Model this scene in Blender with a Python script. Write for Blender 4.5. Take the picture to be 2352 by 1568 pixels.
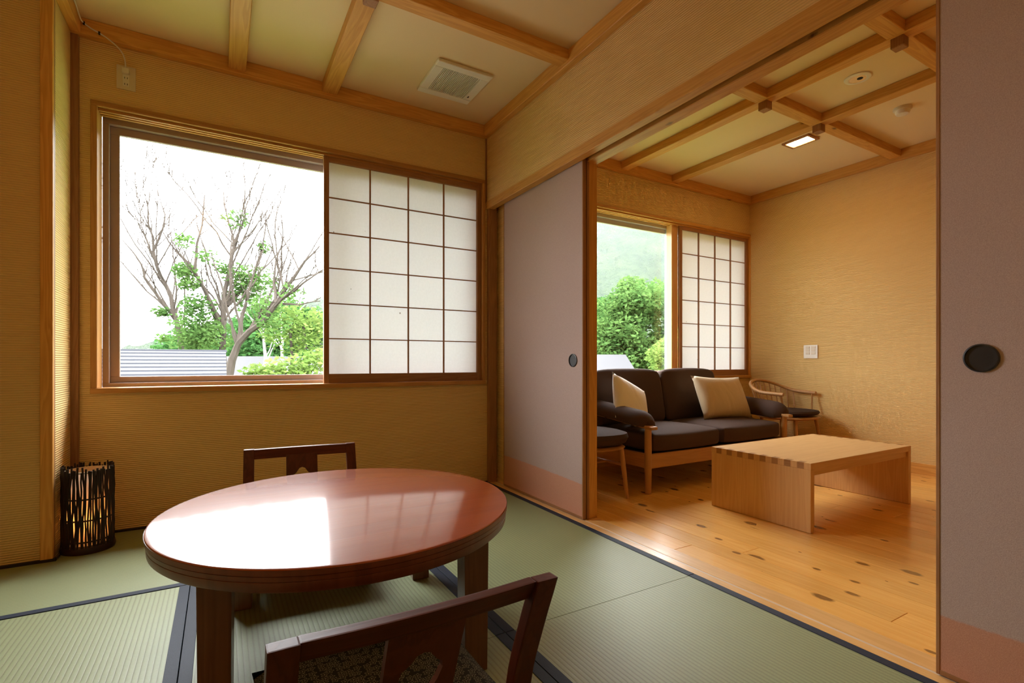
import bpy, bmesh, math, random
import numpy as np
from mathutils import Vector, Matrix

sc = bpy.context.scene
COL = sc.collection
for o in list(bpy.data.objects):
    bpy.data.objects.remove(o)
R = math.radians

# ------------------------------------------------------------------ camera
FPX, YAW, CAMH = 1151.0, R(30.204), 0.9
cam_d = bpy.data.cameras.new('camera')
cam_d.sensor_width = 36.0
cam_d.lens = FPX / 2352.0 * 36.0
cam_d.shift_y = 48.0 / 2352.0
cam_d.clip_start, cam_d.clip_end = 0.02, 3000.0
cam = bpy.data.objects.new('camera', cam_d)
cam.location = (0, 0, CAMH)
cam.rotation_euler = (R(90), 0, -YAW)
COL.objects.link(cam)
sc.camera = cam

# ------------------------------------------------------------------ world: bright overcast sky
SKY = 6.2
w = bpy.data.worlds.new('overcast_sky'); sc.world = w; w.use_nodes = True
nt = w.node_tree; nt.nodes.clear()
tc = nt.nodes.new('ShaderNodeTexCoord'); sx = nt.nodes.new('ShaderNodeSeparateXYZ')
ab = nt.nodes.new('ShaderNodeMath'); ab.operation = 'MAXIMUM'; ab.inputs[1].default_value = 0.0
ma = nt.nodes.new('ShaderNodeMath'); ma.operation = 'MULTIPLY_ADD'
ma.inputs[1].default_value = 2.0 * SKY; ma.inputs[2].default_value = 1.0 * SKY   # CIE overcast: zenith three times the horizon
bg = nt.nodes.new('ShaderNodeBackground'); bg.inputs[0].default_value = (0.97, 0.985, 1.0, 1)
wo = nt.nodes.new('ShaderNodeOutputWorld')
L = nt.links.new
L(tc.outputs['Generated'], sx.inputs[0]); L(sx.outputs[2], ab.inputs[0]); L(ab.outputs[0], ma.inputs[0])
L(ma.outputs[0], bg.inputs[1]); L(bg.outputs[0], wo.inputs[0])
try:
    w.cycles.sampling_method = 'AUTOMATIC'
except Exception:
    pass

def portal(name, loc, sx_, sz_):
    d = bpy.data.lights.new(name, 'AREA'); d.shape = 'RECTANGLE'; d.size = sx_; d.size_y = sz_
    d.cycles.is_portal = True
    o = bpy.data.objects.new(name, d); o.location = loc; o.rotation_euler = (R(-90), 0, 0)
    COL.objects.link(o)
portal('window_portal', (0.57, 3.60, 1.50), 2.25, 1.48)
portal('window_portal', (3.75, 3.60, 1.50), 2.30, 1.48)

# ------------------------------------------------------------------ view / cycles
vs = sc.view_settings
vs.view_transform = 'Standard'
try: vs.look = 'None'
except Exception: pass
vs.gamma = 1.0; vs.exposure = 0.95; vs.use_curve_mapping = False
cy = sc.cycles
cy.max_bounces = 9; cy.diffuse_bounces = 6; cy.glossy_bounces = 3; cy.transmission_bounces = 6
cy.transparent_max_bounces = 10; cy.volume_bounces = 0
cy.sample_clamp_indirect = 6.0; cy.caustics_reflective = False; cy.caustics_refractive = False
cy.use_denoising = True; cy.use_adaptive_sampling = True; cy.adaptive_threshold = 0.02

# ================================================================== materials
def S(r, g, b):                                   # sRGB 0-255 -> linear
    f = lambda c: (c / 255 / 12.92) if c / 255 <= 0.04045 else ((c / 255 + 0.055) / 1.055) ** 2.4
    return (f(r), f(g), f(b), 1.0)

class NT:
    def __init__(s, name):
        s.m = bpy.data.materials.new(name); s.m.use_nodes = True
        s.t = s.m.node_tree; s.t.nodes.clear()
        s.out = s.n('ShaderNodeOutputMaterial')
    def n(s, typ, **kw):
        x = s.t.nodes.new(typ)
        for k, v in kw.items():
            setattr(x, k, v)
        return x
    def l(s, a, b): s.t.links.new(a, b)
    def val(s, sock, v):
        if hasattr(v, 'links') or isinstance(v, bpy.types.NodeSocket): s.l(v, sock)
        else: sock.default_value = v
    def math(s, op, a, b=0.0, c=0.0, clamp=False):
        x = s.n('ShaderNodeMath', operation=op, use_clamp=clamp)
        s.val(x.inputs[0], a); s.val(x.inputs[1], b); s.val(x.inputs[2], c)
        return x.outputs[0]
    def coords(s, scale=(1, 1, 1), kind='Object', rnd=0.0):
        t = s.n('ShaderNodeTexCoord'); mp = s.n('ShaderNodeMapping')
        s.l(t.outputs[kind], mp.inputs[0]); mp.inputs['Scale'].default_value = scale
        if rnd:
            oi = s.n('ShaderNodeObjectInfo')
            cb = s.n('ShaderNodeCombineXYZ')
            for i, k in enumerate((1.0, 0.37, 0.71)):
                s.l(s.math('MULTIPLY', oi.outputs['Random'], rnd * k), cb.inputs[i])
            s.l(cb.outputs[0], mp.inputs['Location'])
        return mp.outputs[0]
    def noise(s, vec, scale, detail=3.0, rough=0.55, dist=0.0):
        x = s.n('ShaderNodeTexNoise'); s.l(vec, x.inputs['Vector'])
        x.inputs['Scale'].default_value = scale; x.inputs['Detail'].default_value = detail
        x.inputs['Roughness'].default_value = rough; x.inputs['Distortion'].default_value = dist
        return x.outputs['Fac']
    def ramp(s, fac, stops):
        x = s.n('ShaderNodeValToRGB'); s.l(fac, x.inputs[0])
        el = x.color_ramp.elements
        while len(el) < len(stops): el.new(0.5)
        for e, (p, c) in zip(el, stops):
            e.position = p; e.color = c if len(c) == 4 else (*c, 1)
        return x.outputs[0]
    def mix(s, fac, a, b, typ='MIX'):
        x = s.n('ShaderNodeMix', data_type='RGBA', blend_type=typ)
        s.val(x.inputs['Factor'], fac); s.val(x.inputs['A'], a) if False else None
        for i, v in ((6, a), (7, b)):
            s.val(x.inputs[i], v)
        return x.outputs[2]
    def bump(s, h, strength=0.3, dist=0.01, nrm=None):
        x = s.n('ShaderNodeBump'); s.l(h, x.inputs['Height'])
        x.inputs['Strength'].default_value = strength; x.inputs['Distance'].default_value = dist
        if nrm: s.l(nrm, x.inputs['Normal'])
        return x.outputs[0]
    def bsdf(s, color, rough=0.5, normal=None, spec=0.5, metal=0.0, coat=0.0, coat_rough=0.1, coat_ior=1.5, sheen=0.0, sub=None):
        b = s.n('ShaderNodeBsdfPrincipled')
        s.val(b.inputs['Base Color'], color); s.val(b.inputs['Roughness'], rough)
        b.inputs['Specular IOR Level'].default_value = spec; b.inputs['Metallic'].default_value = metal
        b.inputs['Coat Weight'].default_value = coat; b.inputs['Coat Roughness'].default_value = coat_rough
        b.inputs['Sheen Weight'].default_value = sheen; b.inputs['Coat IOR'].default_value = coat_ior
        if normal: s.l(normal, b.inputs['Normal'])
        s.l(b.outputs[0], s.out.inputs[0])
        return b

M = {}
def plain(name, col, rough=0.5, spec=0.4, metal=0.0, var=0.06, scale=30.0):
    t = NT(name); v = t.coords()
    f = t.noise(v, scale, 4)
    c = t.mix(f, tuple(x * (1 - var) for x in col[:3]) + (1,), tuple(min(1, x * (1 + var)) for x in col[:3]) + (1,))
    t.bsdf(c, rough, t.bump(f, 0.08, 0.002), spec, metal)
    M[name] = t.m
    return t.m

def wood(name, light, dark, axis, rough=0.45, spec=0.4, scale=1.0, coat=0.0, coat_rough=0.15, rings=1.0, knots=0.0, bump=0.12, tone=0.12, coat_ior=1.5, kdim='3D'):
    t = NT(name)
    sc_ = [9.0 * scale] * 3; sc_[axis] = 0.55 * scale
    v = t.coords(tuple(sc_), rnd=37.0)
    n1 = t.noise(v, 1.6, 3, 0.5, 0.4)
    g = t.math('MULTIPLY', n1, 9.0 * rings)
    g = t.math('FRACT', g)
    g = t.math('SMOOTH_MIN', g, t.math('MULTIPLY', t.math('SUBTRACT', 1.0, g), 3.0), 0.15)
    fine_s = [160.0] * 3; fine_s[axis] = 5.0
    n2 = t.noise(t.coords(tuple(fine_s), rnd=11.0), 1.0, 4, 0.6)
    f = t.math('MULTIPLY_ADD', n2, 0.45, t.math('MULTIPLY', g, 0.62))
    c = t.mix(t.math('MULTIPLY', f, 1.0, clamp=True), dark, light)
    oi = t.n('ShaderNodeObjectInfo')
    hv = t.n('ShaderNodeHueSaturation')
    t.l(t.math('MULTIPLY_ADD', oi.outputs['Random'], 2 * tone, 1.0 - tone), hv.inputs['Value'])
    t.l(c, hv.inputs['Color']); c = hv.outputs[0]
    if knots:
        ks = [5.5, 5.5, 5.5]; ks[axis] = 2.9
        kv = t.coords(tuple(ks), rnd=91.0)
        vo = t.n('ShaderNodeTexVoronoi', feature='F1', voronoi_dimensions=kdim); t.l(kv, vo.inputs['Vector'])
        vo.inputs['Scale'].default_value = 1.0
        sel = t.n('ShaderNodeSeparateColor'); t.l(vo.outputs['Color'], sel.inputs[0])
        rad = t.math('MULTIPLY', t.math('MAXIMUM', t.math('SUBTRACT', sel.outputs[0], 0.15), 0.0), 0.26 * knots)
        wob = t.math('MULTIPLY_ADD', t.noise(t.coords((40, 40, 40)), 1.0, 2), 0.05, -0.025)
        d = t.math('ADD', vo.outputs['Distance'], wob)
        kf = t.math('SUBTRACT', 1.0, t.math('SMOOTHSTEP' if False else 'DIVIDE', d, t.math('ADD', rad, 0.001)))
        kf = t.math('MULTIPLY', kf, 2.6, clamp=True)
        c = t.mix(kf, c, S(52, 15, 4))
        halo = t.math('SUBTRACT', 1.0, t.math('DIVIDE', d, t.math('MULTIPLY_ADD', rad, 2.6, 0.001)), clamp=True)
        c = t.mix(t.math('MULTIPLY', halo, 0.35), c, dark)
    t.bsdf(c, rough, t.bump(f, bump, 0.004), spec, 0, coat, coat_rough, coat_ior)
    M[name] = t.m
    return t.m

AX = {'x': 0, 'y': 1, 'z': 2}
for a, i in AX.items():
    wood('pine_' + a, (0.74, 0.40, 0.10, 1), (0.50, 0.225, 0.042, 1), i, 0.5, 0.35, rings=1.2, knots=0.55)
    wood('casing_' + a, (0.56, 0.285, 0.085, 1), (0.37, 0.16, 0.04, 1), i, 0.5, 0.3, rings=1.2, knots=0.4)
    wood('cedar_' + a, (0.40, 0.20, 0.085, 1), (0.25, 0.11, 0.04, 1), i, 0.5, 0.35, rings=1.4)
    wood('oak_' + a, (0.68, 0.43, 0.185, 1), (0.55, 0.31, 0.115, 1), i, 0.42, 0.4, rings=0.9, tone=0.04, bump=0.06)
    wood('oak_end_' + a, (0.40, 0.215, 0.08, 1), (0.31, 0.15, 0.05, 1), i, 0.5, 0.3, rings=2.0, tone=0.05)
    wood('redwood_' + a, (0.110, 0.025, 0.009, 1), (0.055, 0.011, 0.004, 1), i, 0.42, 0.22, rings=0.7, coat=0.0, coat_rough=0.25, tone=0.06, bump=0.05)
    wood('ash_' + a, (0.50, 0.27, 0.10, 1), (0.38, 0.185, 0.06, 1), i, 0.4, 0.4, rings=0.9, tone=0.05)
wood('floor_pine', (0.95, 0.55, 0.15, 1), (0.80, 0.40, 0.085, 1), 1, 0.27, 0.5, rings=0.8, kdim='2D', knots=0.66, coat=0.5, coat_rough=0.16, bump=0.06, tone=0.09)
wood('table_top_wood', (0.42, 0.085, 0.014, 1), (0.33, 0.060, 0.010, 1), 0, 0.40, 0.2, scale=0.8, rings=0.35, coat=1.0, coat_rough=0.095, bump=0.16, tone=0.0, coat_ior=1.7)
wood('table_edge_wood', (0.23, 0.068, 0.026, 1), (0.14, 0.036, 0.013, 1), 2, 0.4, 0.4, scale=0.6, rings=0.4, coat=0.15, coat_rough=0.3, tone=0.0, bump=0.05)
wood('sill_pine_z', (0.80, 0.48, 0.19, 1), (0.64, 0.34, 0.11, 1), 2, 0.4, 0.4, tone=0.04)
wood('sill_pine', (0.84, 0.53, 0.22, 1), (0.68, 0.38, 0.12, 1), 1, 0.3, 0.5, coat=0.4, coat_rough=0.2, tone=0.04)  # paler than the other pine: glare on the threshold put into the colour
wood('table_leg_wood', (0.20, 0.085, 0.034, 1), (0.12, 0.042, 0.016, 1), 2, 0.35, 0.5, coat=0.3, coat_rough=0.2, tone=0.03)

def wallpaper(name, col, period=0.0105, strength=0.8):
    t = NT(name)
    g = t.n('ShaderNodeNewGeometry'); sp = t.n('ShaderNodeSeparateXYZ'); t.l(g.outputs['Position'], sp.inputs[0])
    wob = t.noise(t.coords((3, 3, 9)), 2.2, 3)
    ph = t.math('MULTIPLY_ADD', wob, 0.7, t.math('MULTIPLY', sp.outputs[2], 2 * math.pi / period))
    s_ = t.math('SINE', ph)
    fine = t.noise(t.coords((220, 220, 500)), 1.0, 3)
    h = t.math('MULTIPLY_ADD', fine, 0.2, s_)
    f = t.math('MULTIPLY_ADD', s_, 0.5, 0.5)
    c = t.mix(f, tuple(x * 0.86 for x in col[:3]) + (1,), col)
    t.bsdf(c, 0.85, t.bump(h, strength, 0.0016), 0.2)
    M[name] = t.m
wallpaper('wallpaper', (0.80, 0.555, 0.235, 1))
def fine_plaster(name, col):
    t = NT(name); f = t.noise(t.coords((1, 1, 1)), 180.0, 3)
    c = t.mix(f, tuple(x * 0.95 for x in col[:3]) + (1,), col)
    t.bsdf(c, 0.9, t.bump(f, 0.15, 0.002), 0.2); M[name] = t.m
fine_plaster('ceiling_paper', (0.76, 0.59, 0.34, 1))

def fusuma():
    t = NT('fusuma_paper')
    g = t.n('ShaderNodeNewGeometry'); sp = t.n('ShaderNodeSeparateXYZ'); t.l(g.outputs['Position'], sp.inputs[0])
    edge = t.math('ADD', t.math('MULTIPLY', t.math('SINE', t.math('MULTIPLY_ADD', sp.outputs[1], 1.45, -3.1)), 0.028), 0.190)
    edge = t.math('MULTIPLY_ADD', t.noise(t.coords((60, 60, 60)), 1.0, 2), 0.010, edge)
    fac = t.math('MULTIPLY_ADD', t.math('SUBTRACT', sp.outputs[2], edge), 160.0, 0.5, clamp=True)
    c = t.mix(fac, (0.56, 0.285, 0.19, 1), (0.48, 0.37, 0.335, 1))
    n = t.noise(t.coords((1, 1, 1)), 420.0, 3, 0.7)
    c = t.mix(t.math('MULTIPLY_ADD', n, 1.6, -0.5, clamp=True), c, (0.26, 0.205, 0.19, 1)) if False else t.mix(0.6, c, t.mix(t.math('MULTIPLY_ADD', n, 2.0, -0.5, clamp=True), (0.16, 0.14, 0.13, 1), (0.80, 0.74, 0.72, 1)), 'SOFT_LIGHT')
    t.bsdf(c, 0.8, t.bump(n, 0.25, 0.002), 0.25); M['fusuma_paper'] = t.m
fusuma()

def tatami(name, axis):
    t = NT(name)
    g = t.n('ShaderNodeNewGeometry'); sp = t.n('ShaderNodeSeparateXYZ'); t.l(g.outputs['Position'], sp.inputs[0])
    across = sp.outputs[0] if axis == 'y' else sp.outputs[1]
    along = sp.outputs[1] if axis == 'y' else sp.outputs[0]
    wob = t.noise(t.coords((7, 7, 7)), 3.0, 2)
    ph = t.math('MULTIPLY_ADD', wob, 0.4, t.math('MULTIPLY', across, math.pi / 0.0155))
    rib = t.math('POWER', t.math('ABSOLUTE', t.math('SINE', ph)), 0.35)
    fs = (90, 700, 90) if axis == 'y' else (700, 90, 90)
    str_ = t.noise(t.coords(fs), 1.0, 3, 0.6)
    big = t.noise(t.coords((1, 1, 1)), 5.0, 3)
    c = t.mix(str_, (0.215, 0.248, 0.115, 1), (0.335, 0.378, 0.20, 1))
    c = t.mix(t.math('MULTIPLY_ADD', big, 0.8, -0.2, clamp=True), c, t.mix(0.5, c, (0.35, 0.45, 0.23, 1)))
    c = t.mix(rib, (0.16, 0.175, 0.085, 1), c)
    h = t.math('MULTIPLY_ADD', str_, 0.45, rib)
    t.bsdf(c, 0.52, t.bump(h, 0.28, 0.0018), 0.5); M[name] = t.m
tatami('tatami_y', 'y'); tatami('tatami_x', 'x')

def fabric(name, c1, c2, scale=420.0, rough=0.9, bump=0.35, sheen=0.15, wrinkle=0.0):
    t = NT(name); n = t.noise(t.coords(), scale, 2, 0.7)
    h = n
    nm = t.bump(h, bump, 0.002)
    if wrinkle:
        nm = t.bump(t.noise(t.coords((1, 1, 0.45)), 9.0, 2, 0.4, 0.6), wrinkle, 0.03, nm)
    t.bsdf(t.mix(n, c1, c2), rough, nm, 0.25, sheen=sheen); M[name] = t.m
fabric('sofa_fabric', (0.042, 0.023, 0.0165, 1), (0.085, 0.051, 0.039, 1), sheen=0.0)
fabric('seat_fabric', (0.034, 0.0185, 0.013, 1), (0.070, 0.042, 0.033, 1), sheen=0.0)
fabric('pillow_white', (0.74, 0.69, 0.60, 1), (0.88, 0.83, 0.74, 1), 300, 0.7, 0.2, 0.1, 0.25)
fabric('pillow_beige', (0.46, 0.35, 0.21, 1), (0.58, 0.45, 0.29, 1), 300, 0.45, 0.2, 0.1, 0.28)
fabric('mat_border', (0.009, 0.014, 0.028, 1), (0.026, 0.038, 0.068, 1), 500, 0.6, 0.3, 0.0)

def flower_fabric():
    t = NT('flower_fabric')
    v = t.coords((55, 55, 55))
    vo = t.n('ShaderNodeTexVoronoi', feature='F1', voronoi_dimensions='2D'); t.l(v, vo.inputs['Vector'])
    vo.inputs['Scale'].default_value = 1.0; vo.inputs['Randomness'].default_value = 0.55
    sb = t.n('ShaderNodeVectorMath', operation='SUBTRACT'); t.l(v, sb.inputs[0]); t.l(vo.outputs['Position'], sb.inputs[1])
    sp = t.n('ShaderNodeSeparateXYZ'); t.l(sb.outputs[0], sp.inputs[0])
    th = t.math('ARCTAN2', sp.outputs[1], sp.outputs[0])
    pet = t.math('MULTIPLY_ADD', t.math('COSINE', t.math('MULTIPLY', th, 5.0)), 0.11, 0.36)
    d = vo.outputs['Distance']
    ring = t.math('SUBTRACT', 1.0, t.math('MULTIPLY', t.math('ABSOLUTE', t.math('SUBTRACT', d, pet)), 12.0), clamp=True)
    dot = t.math('LESS_THAN', d, 0.10)
    f = t.math('MAXIMUM', ring, dot)
    c = t.mix(t.math('MULTIPLY', f, 0.8), (0.014, 0.019, 0.021, 1), (0.30, 0.29, 0.235, 1))
    t.bsdf(c, 0.85, t.bump(t.noise(t.coords(), 600, 2), 0.3, 0.002), 0.25); M['flower_fabric'] = t.m
flower_fabric()

def shoji_paper():
    t = NT('shoji_paper')
    v = t.coords((1, 1, 1))
    n = t.noise(v, 60.0, 4, 0.7)
    vo = t.n('ShaderNodeTexVoronoi', feature='F1'); t.l(t.coords((14, 14, 11), 'Object', 53.0), vo.inputs['Vector']); vo.inputs['Scale'].default_value = 1.0
    sel = t.n('ShaderNodeSeparateColor'); t.l(vo.outputs['Color'], sel.inputs[0])
    rad = t.math('MULTIPLY', t.math('MAXIMUM', t.math('SUBTRACT', sel.outputs[0], 0.62), 0.0), 0.19)
    fl = t.math('LESS_THAN', vo.outputs['Distance'], rad)
    c = t.mix(n, (0.77, 0.785, 0.785, 1), (0.89, 0.91, 0.915, 1))
    c = t.mix(t.math('MULTIPLY', fl, 0.8), c, (0.16, 0.11, 0.07, 1))
    df = t.n('ShaderNodeBsdfDiffuse'); tr = t.n('ShaderNodeBsdfTranslucent'); mx = t.n('ShaderNodeMixShader')
    t.l(c, df.inputs[0]); t.l(c, tr.inputs[0]); mx.inputs[0].default_value = 0.098
    t.l(df.outputs[0], mx.inputs[1]); t.l(tr.outputs[0], mx.inputs[2]); t.l(mx.outputs[0], t.out.inputs[0])
    M['shoji_paper'] = t.m
shoji_paper()

def glass():
    t = NT('window_glass')
    tr = t.n('ShaderNodeBsdfTransparent'); gl = t.n('ShaderNodeBsdfGlossy'); gl.inputs['Roughness'].default_value = 0.02
    fr = t.n('ShaderNodeFresnel'); fr.inputs[0].default_value = 1.45
    mx = t.n('ShaderNodeMixShader'); tr.inputs[0].default_value = (0.97, 0.985, 0.98, 1)
    t.l(t.math('MULTIPLY', fr.outputs[0], 0.9), mx.inputs[0])
    t.l(tr.outputs[0], mx.inputs[1]); t.l(gl.outputs[0], mx.inputs[2]); t.l(mx.outputs[0], t.out.inputs[0])
    M['window_glass'] = t.m
glass()

def emit(name, col, strength):
    t = NT(name); e = t.n('ShaderNodeEmission'); e.inputs[0].default_value = col; e.inputs[1].default_value = strength
    t.l(e.outputs[0], t.out.inputs[0]); M[name] = t.m
emit('lamp_panel', (1.0, 0.60, 0.25, 1), 52.0)
emit('added_pendant_shade', (1.0, 0.57, 0.21, 1), 3.9)  # warm glow of the added, unseen fill lamp
emit('bulb_glow', (1.0, 0.40, 0.10, 1), 24.0)

def lamp_paper():
    t = NT('lamp_paper'); n = t.noise(t.coords((1, 1, 1)), 40, 3)
    c = t.mix(n, (0.72, 0.60, 0.46, 1), (0.86, 0.74, 0.58, 1))
    df = t.n('ShaderNodeBsdfDiffuse'); tr = t.n('ShaderNodeBsdfTranslucent'); mx = t.n('ShaderNodeMixShader'); mx.inputs[0].default_value = 0.55
    t.l(c, df.inputs[0]); t.l(c, tr.inputs[0])
    t.l(df.outputs[0], mx.inputs[1]); t.l(tr.outputs[0], mx.inputs[2]); t.l(mx.outputs[0], t.out.inputs[0]); M['lamp_paper'] = t.m
lamp_paper()

plain('sash_brown', (0.36, 0.27, 0.24, 1), 0.4, 0.5)
plain('sash_silver', (0.55, 0.55, 0.56, 1), 0.35, 0.5)
plain('white_plastic', (0.74, 0.70, 0.60, 1), 0.35, 0.5, var=0.02)
plain('ivory_plastic', (0.66, 0.57, 0.42, 1), 0.4, 0.5, var=0.02)
plain('dark_slot', (0.012, 0.010, 0.008, 1), 0.7)
plain('black_metal', (0.020, 0.017, 0.016, 1), 0.38, 0.5, metal=0.0)
plain('twig_brown', (0.018, 0.008, 0.005, 1), 0.6)
plain('dark_wood_base', (0.030, 0.010, 0.006, 1), 0.45)
plain('shadow_gap_strip', (0.022, 0.014, 0.010, 1), 0.6)  # near-black wood: shade of the gap at the wall foot put into colour
plain('track_plastic', (0.70, 0.56, 0.42, 1), 0.3, 0.5)
plain('chrome', (0.75, 0.72, 0.64, 1), 0.12, 0.5, metal=1.0, var=0.0)
plain('subfloor', (0.20, 0.15, 0.09, 1), 0.8)
plain('exterior_wall', (0.55, 0.52, 0.48, 1), 0.8)
plain('roof_metal', (0.034, 0.0355, 0.042, 1), 0.5, 0.08, var=0.03)
plain('roof_pale', (0.022, 0.0215, 0.0235, 1), 0.6, 0.05)
plain('house_cream', (0.17, 0.13, 0.08, 1), 0.8)
plain('house_orange', (0.16, 0.085, 0.04, 1), 0.8)
plain('house_glass', (0.05, 0.06, 0.07, 1), 0.1, 0.6)

def leaf(name, c1, c2, tl=0.4):
    t = NT(name)
    g = t.n('ShaderNodeNewGeometry'); mp = t.n('ShaderNodeMapping'); t.l(g.outputs['Position'], mp.inputs[0])
    n = t.noise(mp.outputs[0], 1.1, 3, 0.6)
    c = t.mix(t.math('MULTIPLY_ADD', n, 2.2, -0.6, clamp=True), c1, c2)
    df = t.n('ShaderNodeBsdfDiffuse'); tr = t.n('ShaderNodeBsdfTranslucent'); mx = t.n('ShaderNodeMixShader'); mx.inputs[0].default_value = tl
    t.l(c, df.inputs[0]); t.l(c, tr.inputs[0])
    t.l(df.outputs[0], mx.inputs[1]); t.l(tr.outputs[0], mx.inputs[2]); t.l(mx.outputs[0], t.out.inputs[0]); M[name] = t.m
leaf('leaf_green', (0.032, 0.072, 0.020, 1), (0.075, 0.130, 0.036, 1))
leaf('leaf_fresh', (0.060, 0.110, 0.022, 1), (0.11, 0.155, 0.042, 1))
leaf('leaf_forest', (0.020, 0.062, 0.018, 1), (0.046, 0.105, 0.030, 1))
def bark(name, a, b):
    t = NT(name); n = t.noise(t.coords((14, 14, 3)), 1.0, 4, 0.7)
    t.bsdf(t.mix(n, a, b), 0.9, t.bump(n, 0.5, 0.02), 0.03); M[name] = t.m
bark('bark_grey', (0.014, 0.010, 0.008, 1), (0.065, 0.055, 0.046, 1))
bark('bark_birch', (0.14, 0.13, 0.12, 1), (0.32, 0.31, 0.30, 1))
def forest():
    t = NT('forest_hill'); g = t.n('ShaderNodeNewGeometry'); mp = t.n('ShaderNodeMapping'); t.l(g.outputs['Position'], mp.inputs[0])
    n = t.noise(mp.outputs[0], 0.09, 6, 0.65); n2 = t.noise(mp.outputs[0], 0.45, 4, 0.7)
    f = t.math('MULTIPLY_ADD', n2, 0.5, t.math('MULTIPLY', n, 0.6))
    c = t.ramp(f, [(0.35, (0.008, 0.014, 0.010)), (0.52, (0.017, 0.027, 0.016)), (0.70, (0.030, 0.042, 0.022))])
    t.bsdf(c, 0.95, t.bump(n2, 1.0, 2.0), 0.0); M['forest_hill'] = t.m
forest()
def ground():
    t = NT('ground_grass'); n = t.noise(t.coords(), 0.7, 5)
    t.bsdf(t.mix(n, (0.05, 0.10, 0.025, 1), (0.14, 0.16, 0.07, 1)), 0.95, None, 0.1); M['ground_grass'] = t.m
ground()

# ================================================================== geometry helpers
class MB:
    def __init__(s): s.v = []; s.f = []; s.smooth = False
    def add(s, vs, fs):
        k = len(s.v); s.v += [tuple(p) for p in vs]; s.f += [tuple(i + k for i in f) for f in fs]; return s
    def box(s, x0, x1, y0, y1, z0, z1):
        x0, x1 = min(x0, x1), max(x0, x1); y0, y1 = min(y0, y1), max(y0, y1); z0, z1 = min(z0, z1), max(z0, z1)
        return s.add([(x0, y0, z0), (x1, y0, z0), (x1, y1, z0), (x0, y1, z0), (x0, y0, z1), (x1, y0, z1), (x1, y1, z1), (x0, y1, z1)],
                     [(0, 3, 2, 1), (4, 5, 6, 7), (0, 1, 5, 4), (1, 2, 6, 5), (2, 3, 7, 6), (3, 0, 4, 7)])
    def hexa(s, p):                                # 8 corners, bottom loop then top loop
        return s.add(p, [(0, 3, 2, 1), (4, 5, 6, 7), (0, 1, 5, 4), (1, 2, 6, 5), (2, 3, 7, 6), (3, 0, 4, 7)])
    def prism(s, poly, d):                         # polygon (3D points, ccw) extruded by vector d
        n = len(poly); d = Vector(d)
        a = [Vector(p) for p in poly]; b = [p + d for p in a]
        return s.add(a + b, [tuple(range(n))[::-1], tuple(range(n, 2 * n))] + [(i, (i + 1) % n, (i + 1) % n + n, i + n) for i in range(n)])
    def tube(s, path, rad, n=8, caps=True):
        P = [Vector(p) for p in path]; m = len(P)
        rr = rad if hasattr(rad, '__len__') else [rad] * m
        up = None; rings = []
        for i in range(m):
            t = (P[min(i + 1, m - 1)] - P[max(i - 1, 0)]).normalized()
            if up is None:
                up = t.orthogonal().normalized()
            else:
                up = (up - t * up.dot(t))
                up = up.normalized() if up.length > 1e-6 else t.orthogonal().normalized()
            sd = t.cross(up)
            rings.append([P[i] + (up * math.cos(2 * math.pi * k / n) + sd * math.sin(2 * math.pi * k / n)) * rr[i] for k in range(n)])
        vs = [p for r in rings for p in r]
        fs = [(i * n + k, i * n + (k + 1) % n, (i + 1) * n + (k + 1) % n, (i + 1) * n + k) for i in range(m - 1) for k in range(n)]
        if caps: fs += [tuple(range(n))[::-1], tuple(range((m - 1) * n, m * n))]
        return s.add(vs, fs)
    def lathe(s, prof, c=(0, 0, 0), n=48, closed=False):   # prof [(r,z)], axis z through c
        m = len(prof); vs = []; fs = []
        for r, z in prof:
            vs += [(c[0] + r * math.cos(2 * math.pi * k / n), c[1] + r * math.sin(2 * math.pi * k / n), c[2] + z) for k in range(n)]
        for i in range(m - 1 + (1 if closed else 0)):
            j = (i + 1) % m
            fs += [(i * n + k, i * n + (k + 1) % n, j * n + (k + 1) % n, j * n + k) for k in range(n)]
        if not closed:
            fs += [tuple(range(n))[::-1], tuple(range((m - 1) * n, m * n))]
        return s.add(vs, fs)
    def build(s, name, mat, parent=None, bevel=0.0, seg=2, smooth=False, sub=0, origin=None):
        V = np.array(s.v, dtype=float)
        if origin is None:
            lo, hi = V.min(0), V.max(0)
            org = Vector(((lo[0] + hi[0]) / 2, (lo[1] + hi[1]) / 2, lo[2]))
        else: org = Vector(origin)
        me = bpy.data.meshes.new(name)
        me.from_pydata([tuple(Vector(p) - org) for p in s.v], [], s.f)
        if bevel or True:
            bm = bmesh.new(); bm.from_mesh(me)
            bmesh.ops.recalc_face_normals(bm, faces=bm.faces)
            if bevel:
                ed = [e for e in bm.edges if len(e.link_faces) == 2 and e.calc_face_angle(0) > 0.5]
                bmesh.ops.bevel(bm, geom=ed, offset=bevel, segments=seg, affect='EDGES', profile=0.7, clamp_overlap=True)
            bm.to_mesh(me); bm.free()
        if smooth:
            for p in me.polygons: p.use_smooth = True
            try: me.set_sharp_from_angle(angle=R(42))
            except Exception: pass
        me.materials.append(M[mat])
        o = bpy.data.objects.new(name, me); COL.objects.link(o)
        if sub:
            md = o.modifiers.new('subdivision', 'SUBSURF'); md.levels = sub; md.render_levels = sub
        if parent is not None:
            o.parent = parent; o.location = org - world_loc(parent)
        else: o.location = org
        return o

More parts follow.
